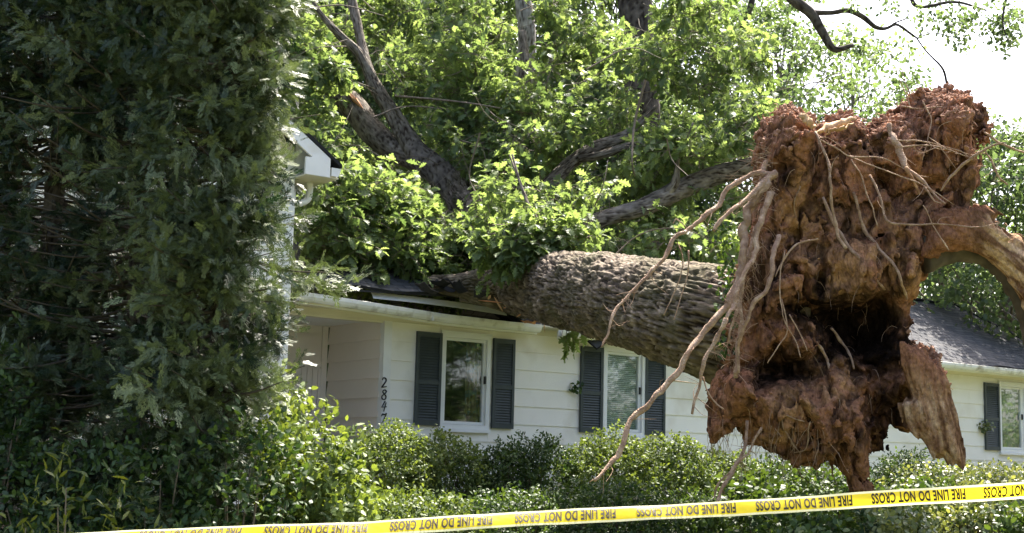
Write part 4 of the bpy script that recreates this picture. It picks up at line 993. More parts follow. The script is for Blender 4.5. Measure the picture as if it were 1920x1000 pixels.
root([(1530,640,6),(1545,665,6),(1556,690,4)])
root([(1600,360,6),(1618,420,7),(1650,470,7),(1690,520,6),(1700,560,5)], mat='root')
root([(1545,370,6),(1580,440,7),(1620,500,7),(1660,540,5)])
root([(1500,350,3),(1490,380,3),(1498,430,2)])
root([(1455,520,2),(1470,490,3),(1500,455,3),(1535,448,2.5)], free=11.55)
root([(1470,470,2),(1462,540,2),(1470,600,2),(1490,640,1.8),(1500,670,1.5)], free=11.35)
root([(1466,560,2),(1476,620,2),(1458,650,2),(1440,680,2)], free=11.4)
root([(1480,590,2),(1500,630,2),(1512,660,1.5)], free=11.4)
root([(1510,790,2),(1470,780,3),(1480,820,3),(1500,850,2)])
root([(1520,790,2),(1510,840,2.5),(1490,850,2)])
root([(1730,384,2),(1740,400,2),(1760,440,3),(1780,470,2.5)], free=11.3)
root([(1690,130,1.8),(1700,160,2),(1712,190,3)], free=12.2)
root([(1658,62,1.2),(1672,110,1.6),(1694,165,2),(1708,205,3)], free=12.1, lab='thin upright root above the plate')
# split tan wood: chunk on top, torn slab lower right, great arching root at the right
mb = MB()
def shard(a, b_, w0, d, rr, n=14, tw_=.3):
    A = P(*a, d); B = P(*b_, d-.1); t = np.linspace(0, 1, n)[:, None]; q = A+(B-A)*t; q += np.random.RandomState(rr).randn(n, 3)*.008
    w_ = w0*np.sin(np.linspace(.25, 2.9, n)); mb.tube(q, np.maximum(w_, .004), 7, flat=.45, rough=.5, seed=rr)
shard((1528, 248), (1604, 222), .055, 11.75, 1); shard((1545, 252), (1600, 232), .03, 11.65, 2); shard((1500, 214), (1530, 240), .04, 11.8, 3)
ob(mb.build('split_wood', M['wood'], None, True), 'pale splintered wood lying on top of the plate')
def slab_sdf(polypx, d0, th, name, mat, label, dshift=None, vxs=.016, streak=(9, 9, 1.5), amp=.03, along=(0, 0, 1)):
    pl = np.array(polypx, float); A = P(pl[:, 0].min()-15, pl[:, 1].max()+15, d0); B = P(pl[:, 0].max()+15, pl[:, 1].min()-15, d0)
    a = np.arange(A[0], B[0], vxs); c = np.arange(min(A[2], B[2])-.05, max(A[2], B[2])+.1, vxs); y = np.arange(d0-th-.35, d0+th+.3, vxs)
    X, Z = np.meshgrid(a, c, indexing='ij'); PX, PY = px_of_XZ(X, Z, d0); dd = np.full(PX.shape, 1e9)
    for i in range(len(pl)):
        u, v = pl[i], pl[(i+1) % len(pl)]; uv = v-u; t = np.clip(((PX-u[0])*uv[0]+(PY-u[1])*uv[1])/(uv@uv), 0, 1); dd = np.minimum(dd, np.hypot(PX-u[0]-t*uv[0], PY-u[1]-t*uv[1]))
    s = np.where(inpoly(PX, PY, polypx), -dd, dd)*d0/FPX
    XX, YY, ZZ = np.meshgrid(a, y, c, indexing='ij'); p = np.stack([XX, YY, ZZ], -1).astype(np.float32)
    yc = d0 + (dshift(PX, PY) if dshift is not None else 0*PX)
    bul = np.sqrt(np.clip(1-np.clip(1+s/(th*1.3), 0, 1)**2, 0.05, 1))
    g = np.maximum(np.abs(YY-yc[:, None, :])-th*bul[:, None, :], s[:, None, :])
    al = unit(np.array(along)); axp = (p@al.astype(np.float32)); pr = p-axp[..., None]*al.astype(np.float32)
    pq = pr*np.float32(streak[0])+axp[..., None]*al.astype(np.float32)*np.float32(streak[2])
    g += amp*fbm(pq, 3, 81)+amp*.45*vnoise(pq*2.6, 82)+.03*np.clip(fbm(p*4, 2, 83)-.1, 0, 1)*4*amp/.03
    g[0] = g[-1] = 1; g[:, 0] = g[:, -1] = 1; g[:, :, 0] = g[:, :, -1] = 1
    V, F = surface_nets(g, np.array([a[0], y[0], c[0]]), vxs)
    al = unit(np.array(along)); ax_ = V@al; pq = (V-ax_[:, None]*al)*streak[0]+ax_[:, None]*al*streak[2]; k1 = fbm(pq*1.7, 3, 84); k2 = fbm(V*5, 3, 85)
    Cc = np.repeat(np.array([[.33, .20, .12]]), len(V), 0)
    def mm(C, c, m): m = np.clip(m, 0, 1)[:, None]; return C*(1-m)+np.array(c)*m
    Cc = mm(Cc, (.56, .40, .27), smooth(.0, .5, k1)*.8); Cc = mm(Cc, (.14, .075, .045), smooth(.0, -.30, k1)*.9); Cc = mm(Cc, (.19, .10, .065), smooth(.1, .45, k2)*.8)
    if name == 'arching_root': qv = proj(V); Cc = mm(Cc, clay*.8, smooth(1880, 1800, qv[:, 0])); Cc = mm(Cc, (.15, .08, .05), smooth(.0, .35, k2)*smooth(1960, 1840, qv[:, 0])); Cc = mm(Cc, (.60, .42, .27), smooth(1850, 1885, qv[:, 0])*smooth(-.35, .15, k1)*.75)
    else: qv = proj(V); Cc = mm(Cc, clay*.9, smooth(775, 660, qv[:, 1]))
    me = mesh_from(name, V, F.ravel(), np.arange(len(F))*4, np.full(len(F), 4), M['soil'], True, {'soil': ('POINT', np.concatenate([Cc, np.ones((len(Cc), 1))], 1))}); ob(link(name, me), label)
slab_sdf([(1690,640),(1722,650),(1745,664),(1768,692),(1781,722),(1776,745),(1787,772),(1796,812),(1804,852),(1800,876),(1786,870),(1772,852),(1752,856),(1736,832),(1716,812),(1702,790),(1694,760),(1710,745),(1700,720),(1690,690)], 11.85, .13, 'torn_slab', M['wood'], 'tan splintered wood slab hanging at the lower right', amp=.055, streak=(16, 16, 1.6), along=(.22, 0, -1))
slab_sdf([(1745,400),(1790,388),(1830,382),(1862,396),(1888,418),(1912,440),(1935,468),(1958,505),(1975,560),(1985,640),(1985,700),(1960,700),(1945,640),(1925,585),(1905,545),(1885,512),(1862,488),(1838,474),(1800,466),(1760,478),(1730,480)], 12.0, .16, 'arching_root', M['wood'], 'great arching split root leaving the frame at the right', amp=.045, streak=(14, 14, 1.4), along=(.75, 0, -.6))
mb = MB()   # dark bark hull under the arch
q = pxrows([(1730, 478, 12.15, 26), (1790, 470, 12.2, 16), (1838, 480, 12.2, 12), (1866, 497, 12.2, 12), (1892, 526, 12.2, 12), (1915, 565, 12.2, 13), (1935, 620, 12.2, 14), (1950, 700, 12.2, 14)]); sp = spline(q, 6); mb.tube(sp[:, :3], sp[:, 3]*1.1, 10, flat=1.3, rough=.25); ob(mb.build('root_bark', M['darkbark'], None, True))
# ---- fine rootlets and loose fibres
rs = np.random.RandomState(31); mb = MB()
def hair(a, o_, L_, r, n=4, droop=.3, wob=.25):
    p = [a]; d = unit(o_)
    for i in range(n):
        d = unit(d+rs.randn(3)*wob+np.array([0, 0, -droop])); p.append(p[-1]+d*L_/n)
    q = spline(np.array(p), 2); mb.tube(q, np.linspace(r, r*.35, len(q)), 3, cap=False)
nrm = None
# vertex normals by face accumulation
fn = np.cross(Vr[Fr[:, 2]]-Vr[Fr[:, 0]], Vr[Fr[:, 3]]-Vr[Fr[:, 1]]); vn = np.zeros_like(Vr)
for k in range(4): np.add.at(vn, Fr[:, k], fn)
vn = unit(vn)
if (vn[:, 1]*(Vr[:, 1]-D0)).sum() < 0: vn = -vn
fc = np.where(vn[:, 1] < -.1)[0]
for i in rs.choice(fc, 260):
    hair(Vr[i]-vn[i]*.01, vn[i]*.6+rs.randn(3)*.6, rs.uniform(.05, .30), rs.uniform(.0012, .0028), droop=.8)
low = np.where((qx[:, 1] > 780) & (vn[:, 2] < -.2) & (qx[:, 0] < 1560))[0]
for i in rs.choice(low, 170): hair(Vr[i], np.array([rs.randn()*.5, rs.randn()*.4, -1]), rs.uniform(.08, .38), rs.uniform(.0016, .004), droop=.3)
for k in range(150):     # beard on the left bundle
    t = rs.rand(); a = P(1438-70*t+rs.randn()*9, 330+330*t, 11.8+rs.rand()*.3); hair(a, np.array([rs.randn(), rs.randn()*.5, -.3]), rs.uniform(.06, .25), rs.uniform(.0015, .003), droop=.3)
for k in range(40):
    a = P(1450+rs.randn()*6, 280+rs.rand()*120, 11.9); hair(a, np.array([-1, -.2, .1+rs.randn()*.3]), rs.uniform(.15, .5), rs.uniform(.002, .004), droop=.06, wob=.12)
ob(tag(mb.build('rootlets', M['root']), kind='stuff'), 'fine hanging rootlets')
# fibrous crumbs on upward facing soil
mb = MB(); up = np.where((vn[:, 2] > .35) & ((qx[:, 1] < 300) | ((qx[:, 0] > 1690) & (qx[:, 1] > 610) & (qx[:, 1] < 730)) | ((qx[:, 0] > 1820) & (qx[:, 1] < 480))))[0]
# clods of the plate's own soil all over its face
ct = rs.choice(np.where(vn[:, 1] < .3)[0], 9000); OCT = np.array([(1, 0, 0), (-1, 0, 0), (0, 1, 0), (0, -1, 0), (0, 0, 1), (0, 0, -1)], float); OF = np.array([(0, 2, 4), (2, 1, 4), (1, 3, 4), (3, 0, 4), (2, 0, 5), (1, 2, 5), (3, 1, 5), (0, 3, 5)])
keep = fbm(Vr[ct]*4, 2, 95) > -.12; ct = ct[keep]; nC = len(ct); sz = .003+.012*rs.rand(nC)**2.5; E1 = randdir(rs, nC); E2 = unit(np.cross(E1, randdir(rs, nC))); E3 = np.cross(E1, E2)
jit = rs.uniform(.55, 1.35, (nC, 6, 1)); ov = OCT[None]*jit; Vc = (Vr[ct]+vn[ct]*sz[:, None]*.5)[:, None]+sz[:, None, None]*(ov[..., 0:1]*E1[:, None]+ov[..., 1:2]*E2[:, None]+ov[..., 2:3]*E3[:, None])
Fc = (np.arange(nC)[:, None, None]*6+OF[None]).reshape(-1, 3); cc = np.repeat(C[ct]*rs.uniform(.7, 1.6, (nC, 1)), 6, 0)
ob(tag(link('soil_clods', mesh_from('soil_clods', Vc.reshape(-1, 3), Fc.ravel(), np.arange(len(Fc))*3, np.full(len(Fc), 3), M['soil'], False, {'soil': ('POINT', np.concatenate([cc, np.ones((len(cc), 1))], 1))})), kind='stuff'), 'small clods of clay')
for i in rs.choice(up, 900):
    a = Vr[i]+vn[i]*.008; o_ = rs.randn(3); o_ = unit(o_-vn[i]*(o_@vn[i])+vn[i]*.22*abs(rs.randn())); L_ = rs.uniform(.03, .10); b2 = a+o_*L_
    mb.tube([a, (a+b2)/2+rs.randn(3)*.008, b2], [rs.uniform(.002, .006), rs.uniform(.003, .007), .002], 4, rough=.4, seed=int(i) % 99)
for i in rs.choice(up, 1500):
    r = rs.uniform(.008, .026); a = Vr[i]+vn[i]*r*.3; o_ = unit(rs.randn(3)); mb.tube([a-o_*r, a, a+o_*r], [r*.4, r, r*.45], 6, rough=.6, seed=int(i) % 97)
M['crumb'] = noisy('red_soil_crumbs', (.23, .12, .078), (.37, .21, .14), 15, .95, .5, 60)
ob(tag(mb.build('soil_crumbs', M['crumb']), kind='stuff'), 'crumbly red fibres on the lit top of the plate')
# ------------------------------------------------------------------ standing trees
def grow_tree(seed, H, cr, base, ncl, nl, ls, tr, tpl=HEX, open_=.0, leafm='treeleaf', barkm='limbbark', lean=(0, 0), limbs_=9):
    "returns trunk mesh, crown mesh at the origin"
    rs = np.random.RandomState(seed); mb = MB()
    tp = spline(np.array([(0, 0, -.3, tr*1.35), (lean[0]*.1, lean[1]*.1, H*.12, tr), (rs.randn()*.2+lean[0]*.5, rs.randn()*.2+lean[1]*.5, H*.45, tr*.75), (rs.randn()*.3+lean[0], rs.randn()*.3+lean[1], H*.8, tr*.3), (lean[0], lean[1], H*.95, tr*.08)]), 8)
    mb.tube(tp[:, :3], tp[:, 3], 12, rough=.12, seed=seed)
    cen = []
    for k in range(ncl):
        z = base+(H-base)*rs.rand()**.85; u = (z-base)/(H-base); R = cr*(math.sin(math.pi*min(1, u*.80+.17))**.7)
        a = rs.rand()*6.283; r = R*math.sqrt(rs.uniform(.12, 1)); cen.append((math.cos(a)*r, math.sin(a)*r, z))
    cen = np.array(cen)
    for c in cen[:: max(1, len(cen)//(limbs_*6))]:
        zt = max(H*.15, c[2]-rs.uniform(.15, .35)*H*.5-.3); i = np.argmin(abs(tp[:, 2]-zt)); a = tp[i, :3]; m_ = (a+c)/2+np.array([0, 0, .3])+rs.randn(3)*.25
        q = spline(np.array([a, m_, c]), 4); mb.tube(q, np.linspace(tp[i, 3]*.38, .015, len(q)), 5, cap=False)
    tm = mb.build('trunk', M[barkm], me_only=True, sm=True)
    p = []; d = []; n = []; v = []
    for c in cen:
        sub = rs.randint(5, 9); v0 = rs.uniform(.15, .85)
        for s in range(sub):
            cc = c+rs.randn(3)*np.array([.55, .55, .36])*cr*.16; m = nl//sub; o = unit(rs.randn(3)*[1, 1, .4])
            q = cc+o*rs.uniform(-.45, .45, m)[:, None]+rs.randn(m, 3)*[.17, .17, .10]
            p.append(q); d.append(unit(rs.randn(m, 3)+o*.6+[0, 0, -.5])); n.append(unit(rs.randn(m, 3)*.55+[0, 0, 1])); v.append(np.clip(v0+rs.randn(m)*.15, 0, 1))
    p = np.concatenate(p); V, k, va = leafinst(tpl, p, np.concatenate(d), np.concatenate(n), rs.uniform(.7, 1.25, len(p))*ls, rs, np.concatenate(v))
    return tm, leafmesh('crown', [(V, k, va)], M[leafm])
def put_tree(ms, x, y, z=None, s=1., rz=0., label='', cat='tree', group=None, name='broadleaf_tree', sz=None):
    z = float(gz(np.array(x), np.array(y))) if z is None else z
    r = empty(name, label, cat, group, (x, y, z)); r.rotation_euler = (0, 0, rz); r.scale = (s, s, sz or s)
    for nm, me in zip(('trunk', 'crown'), ms): link(nm, me, r)
    return r
TA = grow_tree(1, 17, 4.2, 2.2, 230, 170, .17, .26)
TB = grow_tree(2, 14, 3.6, 1.2, 210, 160, .16, .22)
TCc = grow_tree(3, 11, 3.0, .6, 170, 170, .15, .16)
TS = grow_tree(6, 13, 3.8, 2.0, 92, 105, .14, .14, tpl=ROUND)
TD = grow_tree(9, 8.5, 3.5, 2.9, 170, 120, .13, .13, tpl=ROUND)       # sparse
BG = 'trees standing behind the white house'
def Xat(px, d): return float(P(px, 500, d)[0])
put_tree(TA, Xat(620, 35), 35, label='tall dense tree behind the gable eave of the left house', group=BG, rz=.4)
put_tree(TA, Xat(830, 38), 38, s=1.1, label='tall dense tree behind the middle of the fallen crown', group=BG, rz=2.1)
put_tree(TB, Xat(1060, 36), 36, s=1.1, label='tree rising behind the thick bare trunk at the top centre', group=BG, rz=4)
put_tree(TA, Xat(740, 46), 46, s=1.15, label='far tall tree seen through the left part of the fallen crown', group=BG, rz=5)
put_tree(TB, Xat(1290, 37), 37, s=.95, label='tree behind the upper right limb of the fallen oak', group=BG, rz=1)
put_tree(TS, Xat(1440, 35), 35, s=1.0, label='loose leafy tree left of and above the root plate', group=BG, rz=1)
put_tree(TS, Xat(1600, 38), 38, s=1.0, label='sparse small leaved tree directly above the root plate', group=BG, rz=2.6)
put_tree(TS, Xat(1760, 36), 36, s=.82, label='sparse tree above the right corner of the root plate', group=BG, rz=3.6)
put_tree(TD, 11.15, 31.1, label='leafy tree beside the hip end of the roof right of the root plate', group=BG, rz=.6)
put_tree(TCc, Xat(1780, 41), 41, s=.72, label='low dark tree behind the grey hip roof', group=BG, rz=1.6)
put_tree(TCc, Xat(1960, 33), 33, s=.62, label='low tree beyond the far right end of the roof', group=BG, rz=2.6)
put_tree(TB, Xat(480, 33), 33, s=1.1, label='tree behind the tall white house', group=BG, rz=2.6)
put_tree(TCc, Xat(1500, 40), 40, s=.85, label='bushy tree seen low behind the root plate', group=BG, rz=3.1)
put_tree(TCc, Xat(1180, 33), 33, s=.9, label='bushy dark tree behind the roof above the trunk', group=BG, rz=3.9)
put_tree(TCc, Xat(930, 34), 34, s=.9, label='bushy dark tree behind the roof left of the trunk fork', group=BG, rz=.2)
put_tree(TCc, Xat(700, 32), 32, s=.85, label='bushy dark tree behind the roof beside the tall house', group=BG, rz=4.4)
for i, (x, y, rz) in enumerate(((22, 13, 1), (25, 9, 2), (28, 17, 3), (24, 3, 4), (31, 11, 5), (26, 23, .5), (32, 27, .2), (34, 20, 2), (20, -4, 3), (-4, -16, 0), (5, -20, 1.5), (-14, -12, 2.2))):
    put_tree(TCc if i < 8 else TB, x, y, s=1.05, rz=rz, label='street tree across from the white house', group='trees on the street side')
# bare thick trunks among the background trees
def pole_tree(rows, lab, mat, br=()):
    r = empty('bare_trunk_tree', lab, 'tree', None, tuple(P(rows[0][0], 940, rows[0][2]))); o = limb_mesh('trunk', pxrows(rows), M[mat], None, nr=40, step=.12, amp=.02, seed=33); par(o, r)
    for b in br: par(limb_mesh('branch', pxrows(b), M[mat], None, nr=20, step=.08, amp=.006, seed=35), r)
    return r
t1 = pole_tree([(915, 940, 28.4, 22), (925, 600, 28.2, 19), (950, 330, 28.1, 18), (962, 240, 28, 17), (982, 150, 28, 17), (988, 60, 28, 17), (975, -40, 28, 16)], 'pale barked leaning trunk rising at the top centre', 'palebark', [[(985, 170, 27.95, 8), (1030, 120, 27.9, 6), (1035, 60, 27.8, 4)]])
t2 = pole_tree([(1215, 940, 30, 42), (1212, 500, 30, 36), (1205, 200, 30, 33), (1195, 40, 30, 32), (1180, -60, 30, 32)], 'thick dark standing trunk at the top, right of centre', 'darkbark')
# overhanging tree whose bare dark boughs cross the sky, stem outside the picture at the right
r = empty('overhanging_tree', 'tree with bare crooked dark boughs and small leaves against the white sky', 'tree', None, tuple(P(2350, 940, 27)))
stem = pxrows([(2350, 960, 27, 40), (2330, 500, 27, 34), (2260, 100, 26.6, 28), (2150, -160, 26.2, 22), (1900, -250, 26, 18), (1650, -170, 26, 14), (1480, -10, 26, 11)])
par(limb_mesh('trunk', stem, M['darkbark'], None, nr=24, step=.15, amp=.02, seed=41), r)
BRS = [[(1450, -60, 26, 13), (1480, -8, 26, 11), (1520, 25, 26, 10), (1542, 60, 26, 9), (1564, 92, 26, 7), (1600, 85, 26, 4)],
       [(1520, 24, 26, 6), (1560, 24, 26, 5), (1590, 20, 26, 5), (1618, 32, 26, 5), (1640, 50, 26, 4.5), (1660, 54, 26, 3.5), (1680, 46, 26, 3), (1700, 58, 26, 3), (1722, 74, 26, 2)],
       [(1668, 50, 26, 2), (1680, 42, 26, 2), (1702, 33, 26, 1.5), (1701, 18, 26, 1)],
       [(1720, 72, 26, 2), (1750, 62, 26, 1.5), (1785, 70, 26, 1)],
       [(1640, -120, 25.8, 7), (1700, -30, 25.6, 5), (1720, 12, 25.5, 4), (1790, 4, 25.5, 3), (1850, 20, 25.5, 2)],
       [(1720, 74, 26, 2), (1740, 100, 26, 2), (1768, 130, 26, 2), (1776, 165, 26, 2), (1778, 190, 26, 1)],
       [(1420, -40, 27, 8), (1408, 10, 27, 6), (1395, 45, 27, 5), (1376, 78, 27, 4)],
       [(1900, -120, 25, 5), (1890, -20, 25, 3), (1880, 40, 25, 2), (1895, 90, 25, 1)]]
for b in BRS: par(limb_mesh('branch', pxrows(b), M['darkbark'], None, nr=10, step=.06, amp=.004, seed=43), r)
rs = np.random.RandomState(44); p = []; v = []
for (x, y, sx, sy, n, d) in ((1700, 5, 60, 8, 130, 25.6), (1740, 20, 26, 20, 150, 25.6), (1790, 45, 24, 30, 230, 25.5), (1800, 80, 12, 16, 90, 25.5), (1840, 25, 50, 20, 330, 25.3), (1890, 60, 26, 20, 260, 25.2), (1900, 30, 30, 26, 260, 25.1), (1890, 85, 8, 14, 50, 25), (1480, 60, 22, 50, 300, 27), (1440, 40, 40, 40, 380, 27.2), (1640, 100, 18, 14, 110, 26.5), (1745, 48, 12, 8, 60, 25.5),
                           (1400, 20, 40, 30, 320, 27.4), (1610, 6, 24, 6, 30, 26)):
    for s in range(max(2, n//22)):
        c = P(x+rs.randn()*sx*.75, y+rs.randn()*sy*.75, d+rs.randn()*.3); q = c+rs.randn(22, 3)*[.10, .10, .08]; p.append(q); v.append(np.clip(rs.uniform(.2, .8)+rs.randn(22)*.12, 0, 1))
p = np.concatenate(p); V, k, va = leafinst(ROUND, p, unit(rs.randn(len(p), 3)+[0, 0, -.6]), unit(rs.randn(len(p), 3)*.6+[0, 0, 1]), rs.uniform(.06, .11, len(p)), rs, np.concatenate(v))
o = link('leaves', leafmesh('leaves', [(V, k, va)], M['treeleaf'])); par(o, r)
# far wood closing the view low down
rs = np.random.RandomState(50); p = []; v = []
for k in range(620):
    x = rs.uniform(-26, 40); y = rs.uniform(55, 64); z = 1+rs.rand()*8.5*(1 if x < 14 else .62+.1*math.sin(x)); m = 46; v0 = rs.uniform(.1, .7)
    p.append(np.array([x, y, z])+rs.randn(m, 3)*[1.0, .8, .6]); v.append(np.clip(v0+rs.randn(m)*.12, 0, 1))
p = np.concatenate(p); V, k, va = leafinst(HEX, p, unit(rs.randn(len(p), 3)), unit(rs.randn(len(p), 3)*.7+[0, -.2, 1]), rs.uniform(.3, .5, len(p)), rs, np.concatenate(v))
tag(link('far_wood', leafmesh('far_wood', [(V, k, va)], M['treeleaf'])), 'distant green wood beyond the houses', 'woodland', kind='stuff')
# ------------------------------------------------------------------ dark cedars on the left
def HN(p): return vnoise(np.array([[p[0]*2.3, p[1]*2.3, p[2]*3.0]]), 96)[0] < -.30
def cedar(px, d, H, rfun, n, seed, label, v0, vr, zlow=.0, gaps=(), barkm='darkbark', tr=.075):
    rs = np.random.RandomState(seed); X = Xat(px, d); base = float(gz(np.array(X), np.array(d))); r = empty('cedar_tree', label, 'conifer', 'dark cedars before the tall house', (X, d, base))
    tk = spline(np.array([(X, d, base-.2, tr*1.3), (X+.03, d, base+1.2, tr), (X-.02, d+.02, base+3, tr*.8), (X+.03, d, base+5, tr*.55), (X, d, base+H, .02)]), 8)
    o = limb_mesh('trunk', tk, M[barkm], None, nr=28, step=.05, amp=.010, seed=seed); par(o, r)
    mb = MB(); P_ = []; Dd = []; Nn = []; S_ = []; Vv = []
    nb = int(n/84)
    for b in range(nb):
        z = zlow+(H-zlow)*rs.rand()**.9; a = rs.rand()*6.283
        R = rfun(z+base, math.cos(a))*(rs.uniform(.55, 1.0) if rs.rand() < .8 else rs.uniform(1.0, 1.3)); dir_ = np.array([math.cos(a), math.sin(a), 0])
        st = np.array([X, d, base+z]); rise = rs.uniform(-.35, .25)
        e = st+dir_*R+np.array([0, 0, rise*R]); m_ = (st+e)/2+np.array([0, 0, -.08*R])
        q = spline(np.array([st, m_, e]), 5); mb.tube(q, np.linspace(.015, .003, len(q)), 5, cap=False)
        vb = np.clip(v0-.08+rs.randn()*vr*1.35, 0, 1)  # bough to bough light and shade, put into the colour
        nsub = 12
        for s in range(nsub):
            f_ = rs.uniform(.25, 1.0)**.8; c = q[int(f_*(len(q)-1))]; sd_ = unit(dir_*.7+rs.randn(3)*[.7, .7, .45]+[0, 0, .1]); Ls = rs.uniform(.12, .32)
            m = 7
            for j in range(m):
                t = (j+.5)/m; pt = c+sd_*Ls*t+rs.randn(3)*.012
                pq = proj(pt)
                if HN(pt): continue
                if any(((pq[0]-g[0])/g[2])**2+((pq[1]-g[1])/g[3])**2 < 1 and rs.rand() < g[4] for g in gaps): continue
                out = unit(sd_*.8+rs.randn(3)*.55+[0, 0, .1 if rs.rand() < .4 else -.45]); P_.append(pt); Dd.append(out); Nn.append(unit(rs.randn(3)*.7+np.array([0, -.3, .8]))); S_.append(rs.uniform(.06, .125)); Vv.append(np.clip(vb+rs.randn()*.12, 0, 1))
    par(mb.build('branches', M['darkbark'], None, True), r)
    P_ = np.array(P_); V, k, va = frondmesh_batch(P_, np.array(Dd), np.array(Nn), np.array(S_), rs, np.array(Vv))
    o = link('foliage', leafmesh('foliage', [(V, k, va)], M['cedar'])); par(o, r); print('cedar fronds', len(P_)); return r
GAPS = [(100, 400, 45, 70, .9), (75, 300, 40, 55, .8), (105, 240, 30, 16, .9), (270, 118, 22, 10, .95), (350, 190, 24, 14, .95), (385, 335, 32, 12, .95), (375, 255, 20, 16, .9), (240, 75, 14, 10, .9), (460, 175, 14, 12, .9), (80, 460, 20, 40, .9), (300, 785, 48, 22, .85), (170, 780, 26, 12, .9), (60, 775, 22, 16, .85), (300, 830, 22, 18, .9), (145, 830, 22, 30, .8), (215, 540, 12, 14, .8), (80, 575, 16, 10, .9), (495, 215, 14, 10, .8), (190, 600, 10, 10, .8), (530, 420, 18, 45, .85), (538, 640, 8, 60, .9)]
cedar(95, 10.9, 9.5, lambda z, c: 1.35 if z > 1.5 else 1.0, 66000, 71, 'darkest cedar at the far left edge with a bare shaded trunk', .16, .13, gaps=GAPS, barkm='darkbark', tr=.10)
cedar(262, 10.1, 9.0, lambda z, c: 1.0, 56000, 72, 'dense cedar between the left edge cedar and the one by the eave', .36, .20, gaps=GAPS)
def rB(z, c):
    b = np.interp(z, [1.4, 2.3, 2.6, 2.8, 3.1, 3.4, 3.7, 4.2, 5.5, 7], [.36, .40, .46, .66, .62, .42, .25, .27, .38, .3])
    return b if c > 0 else max(b, .7)
cedar(418, 9.4, 8.2, rB, 44000, 73, 'cedar with highlights in its frond colour reaching right to the eave and gutter', .66, .26, gaps=GAPS)
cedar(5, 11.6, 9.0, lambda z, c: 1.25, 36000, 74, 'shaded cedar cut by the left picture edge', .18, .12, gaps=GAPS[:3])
# ------------------------------------------------------------------ shrubs
def shrubmesh(seed, dim, dens, tpl, ls, mat, lump=.16, shell=.3, up=.5, sprig=7, v0=.45, vs=.2):
    "shrub of half widths dim[0], dim[1] and height dim[2] at the origin"
    rs = np.random.RandomState(seed); dim = np.array(dim); area = 3.14*(dim[0]+dim[1])*dim[2]+3.14*dim[0]*dim[1]
    m = int(np.clip(area*dens/(ls*ls)/sprig, 30, 9500)); a = rs.rand(m)*6.283; u = rs.rand(m); zz = u**.8
    rad = np.where(zz < .45, .86+.3*zz, np.sqrt(np.clip(1-((zz-.45)/.56)**2, 0, 1)))
    rr = rad*np.where(rs.rand(m) < .35, np.sqrt(rs.rand(m)), 1)
    c = np.stack([np.cos(a)*rr, np.sin(a)*rr, zz], 1); nn = unit(c*[1, 1, .9]-[0, 0, .3]); lumpv = fbm(c*2.3+seed*3.3, 3, 90)
    c = (c*(1+lump*lumpv[:, None])-nn*rs.rand(m)[:, None]**2*shell)*dim; nn = unit(nn/dim)
    vc = np.clip(v0+.35*lumpv+rs.randn(m)*vs, 0, 1)
    dirs = unit(nn*.7+rs.randn(m, 3)*.5+[0, 0, up]); p = []; d = []; N_ = []; v = []
    for j in range(sprig):
        t = j/sprig; p.append(c+dirs*(ls*3.0*t)+rs.randn(m, 3)*ls*.25); dd = unit(dirs*.6+randdir(rs, m)*.9); d.append(dd); N_.append(unit(nn*.5+rs.randn(m, 3)*.5+[0, 0, .7])); v.append(np.clip(vc+(t-.5)*.3+rs.randn(m)*.07, 0, 1))
    p = np.concatenate(p); V, k, va = leafinst(tpl, p, np.concatenate(d), np.concatenate(N_), rs.uniform(.75, 1.25, len(p))*ls, rs, np.concatenate(v))
    fm = leafmesh('foliage', [(V, k, va)], M[mat]); mb = MB()
    for i in range(40):
        e = c[rs.randint(m)]*.93; b0 = np.array([rs.randn()*.08, rs.randn()*.08, -.05])*dim; q = spline(np.array([b0, (b0+e)/2+[0, 0, .05], e]), 3); mb.tube(q, np.linspace(.016, .003, len(q)), 4, cap=False)
    return fm, mb.build('stems', M['twig'], me_only=True)
HA = dict(tpl=ROUND, ls=.040, mat='boxleaf', dens=3.4); HB = dict(tpl=ROUND, ls=.038, mat='boxleaf', v0=.6, dens=3.4); HC = dict(tpl=HEX, ls=.045, mat='shrub', v0=.4, dens=3.2)
HD = dict(tpl=HEX, ls=.062, mat='boxleaf', lump=.25, shell=.4, v0=.72, dens=3.2, sprig=8, up=.3); HE = dict(tpl=ROUND, ls=.05, mat='paleleaf', v0=.5, vs=.28, dens=3.2); HF = dict(tpl=ROUND, ls=.062, mat='shrub', v0=.5, dens=3.0)
HG = dict(tpl=LANCE, ls=.085, mat='yellowleaf', lump=.4, shell=.8, v0=.4, up=1.6, dens=.22, sprig=8, )
HDD = dict(tpl=HEX, ls=.055, mat='shrub', lump=.3, shell=.5, v0=.22, dens=1.9)
_sc = [0]
def S(kw, px, ytop, d, rpx, label, name='hedge_shrub', group=None, rz=0, ryf=1., dz=0):
    _sc[0] += 1; X = Xat(px, d); zt = float(P(px, ytop, d)[2]); r_ = rpx*d/FPX; b = float(gz(np.array(X), np.array(d)))-.05
    r = empty(name, label, 'shrub', group, (X, d, b))
    for nm, me in zip(('foliage', 'stems'), shrubmesh(_sc[0]*5+1, (r_, max(.35, r_*ryf), (zt-b)*.96), **kw)): link(nm, me, r)
    return r
HG_ = 'rounded hedge shrubs along the house front'
S(HB, 735, 800, 16.2, 100, 'sunlit pale hedge shrub below the house number', group=HG_)
S(HA, 850, 822, 16.7, 84, 'hedge shrub under the first window', group=HG_, rz=1)
S(HC, 950, 838, 16.9, 70, 'hedge shrub in the shade between the first two windows', group=HG_, rz=2)
S(HC, 1015, 820, 17.0, 78, 'darkest hedge shrub left of the blind window', group=HG_, rz=4)
S(HB, 1150, 812, 17.2, 92, 'bright hedge shrub under the blind window behind the root tip', group=HG_, rz=3)
S(HA, 1262, 826, 17.6, 90, 'hedge shrub right of the blind window below the long root', group=HG_, rz=5)
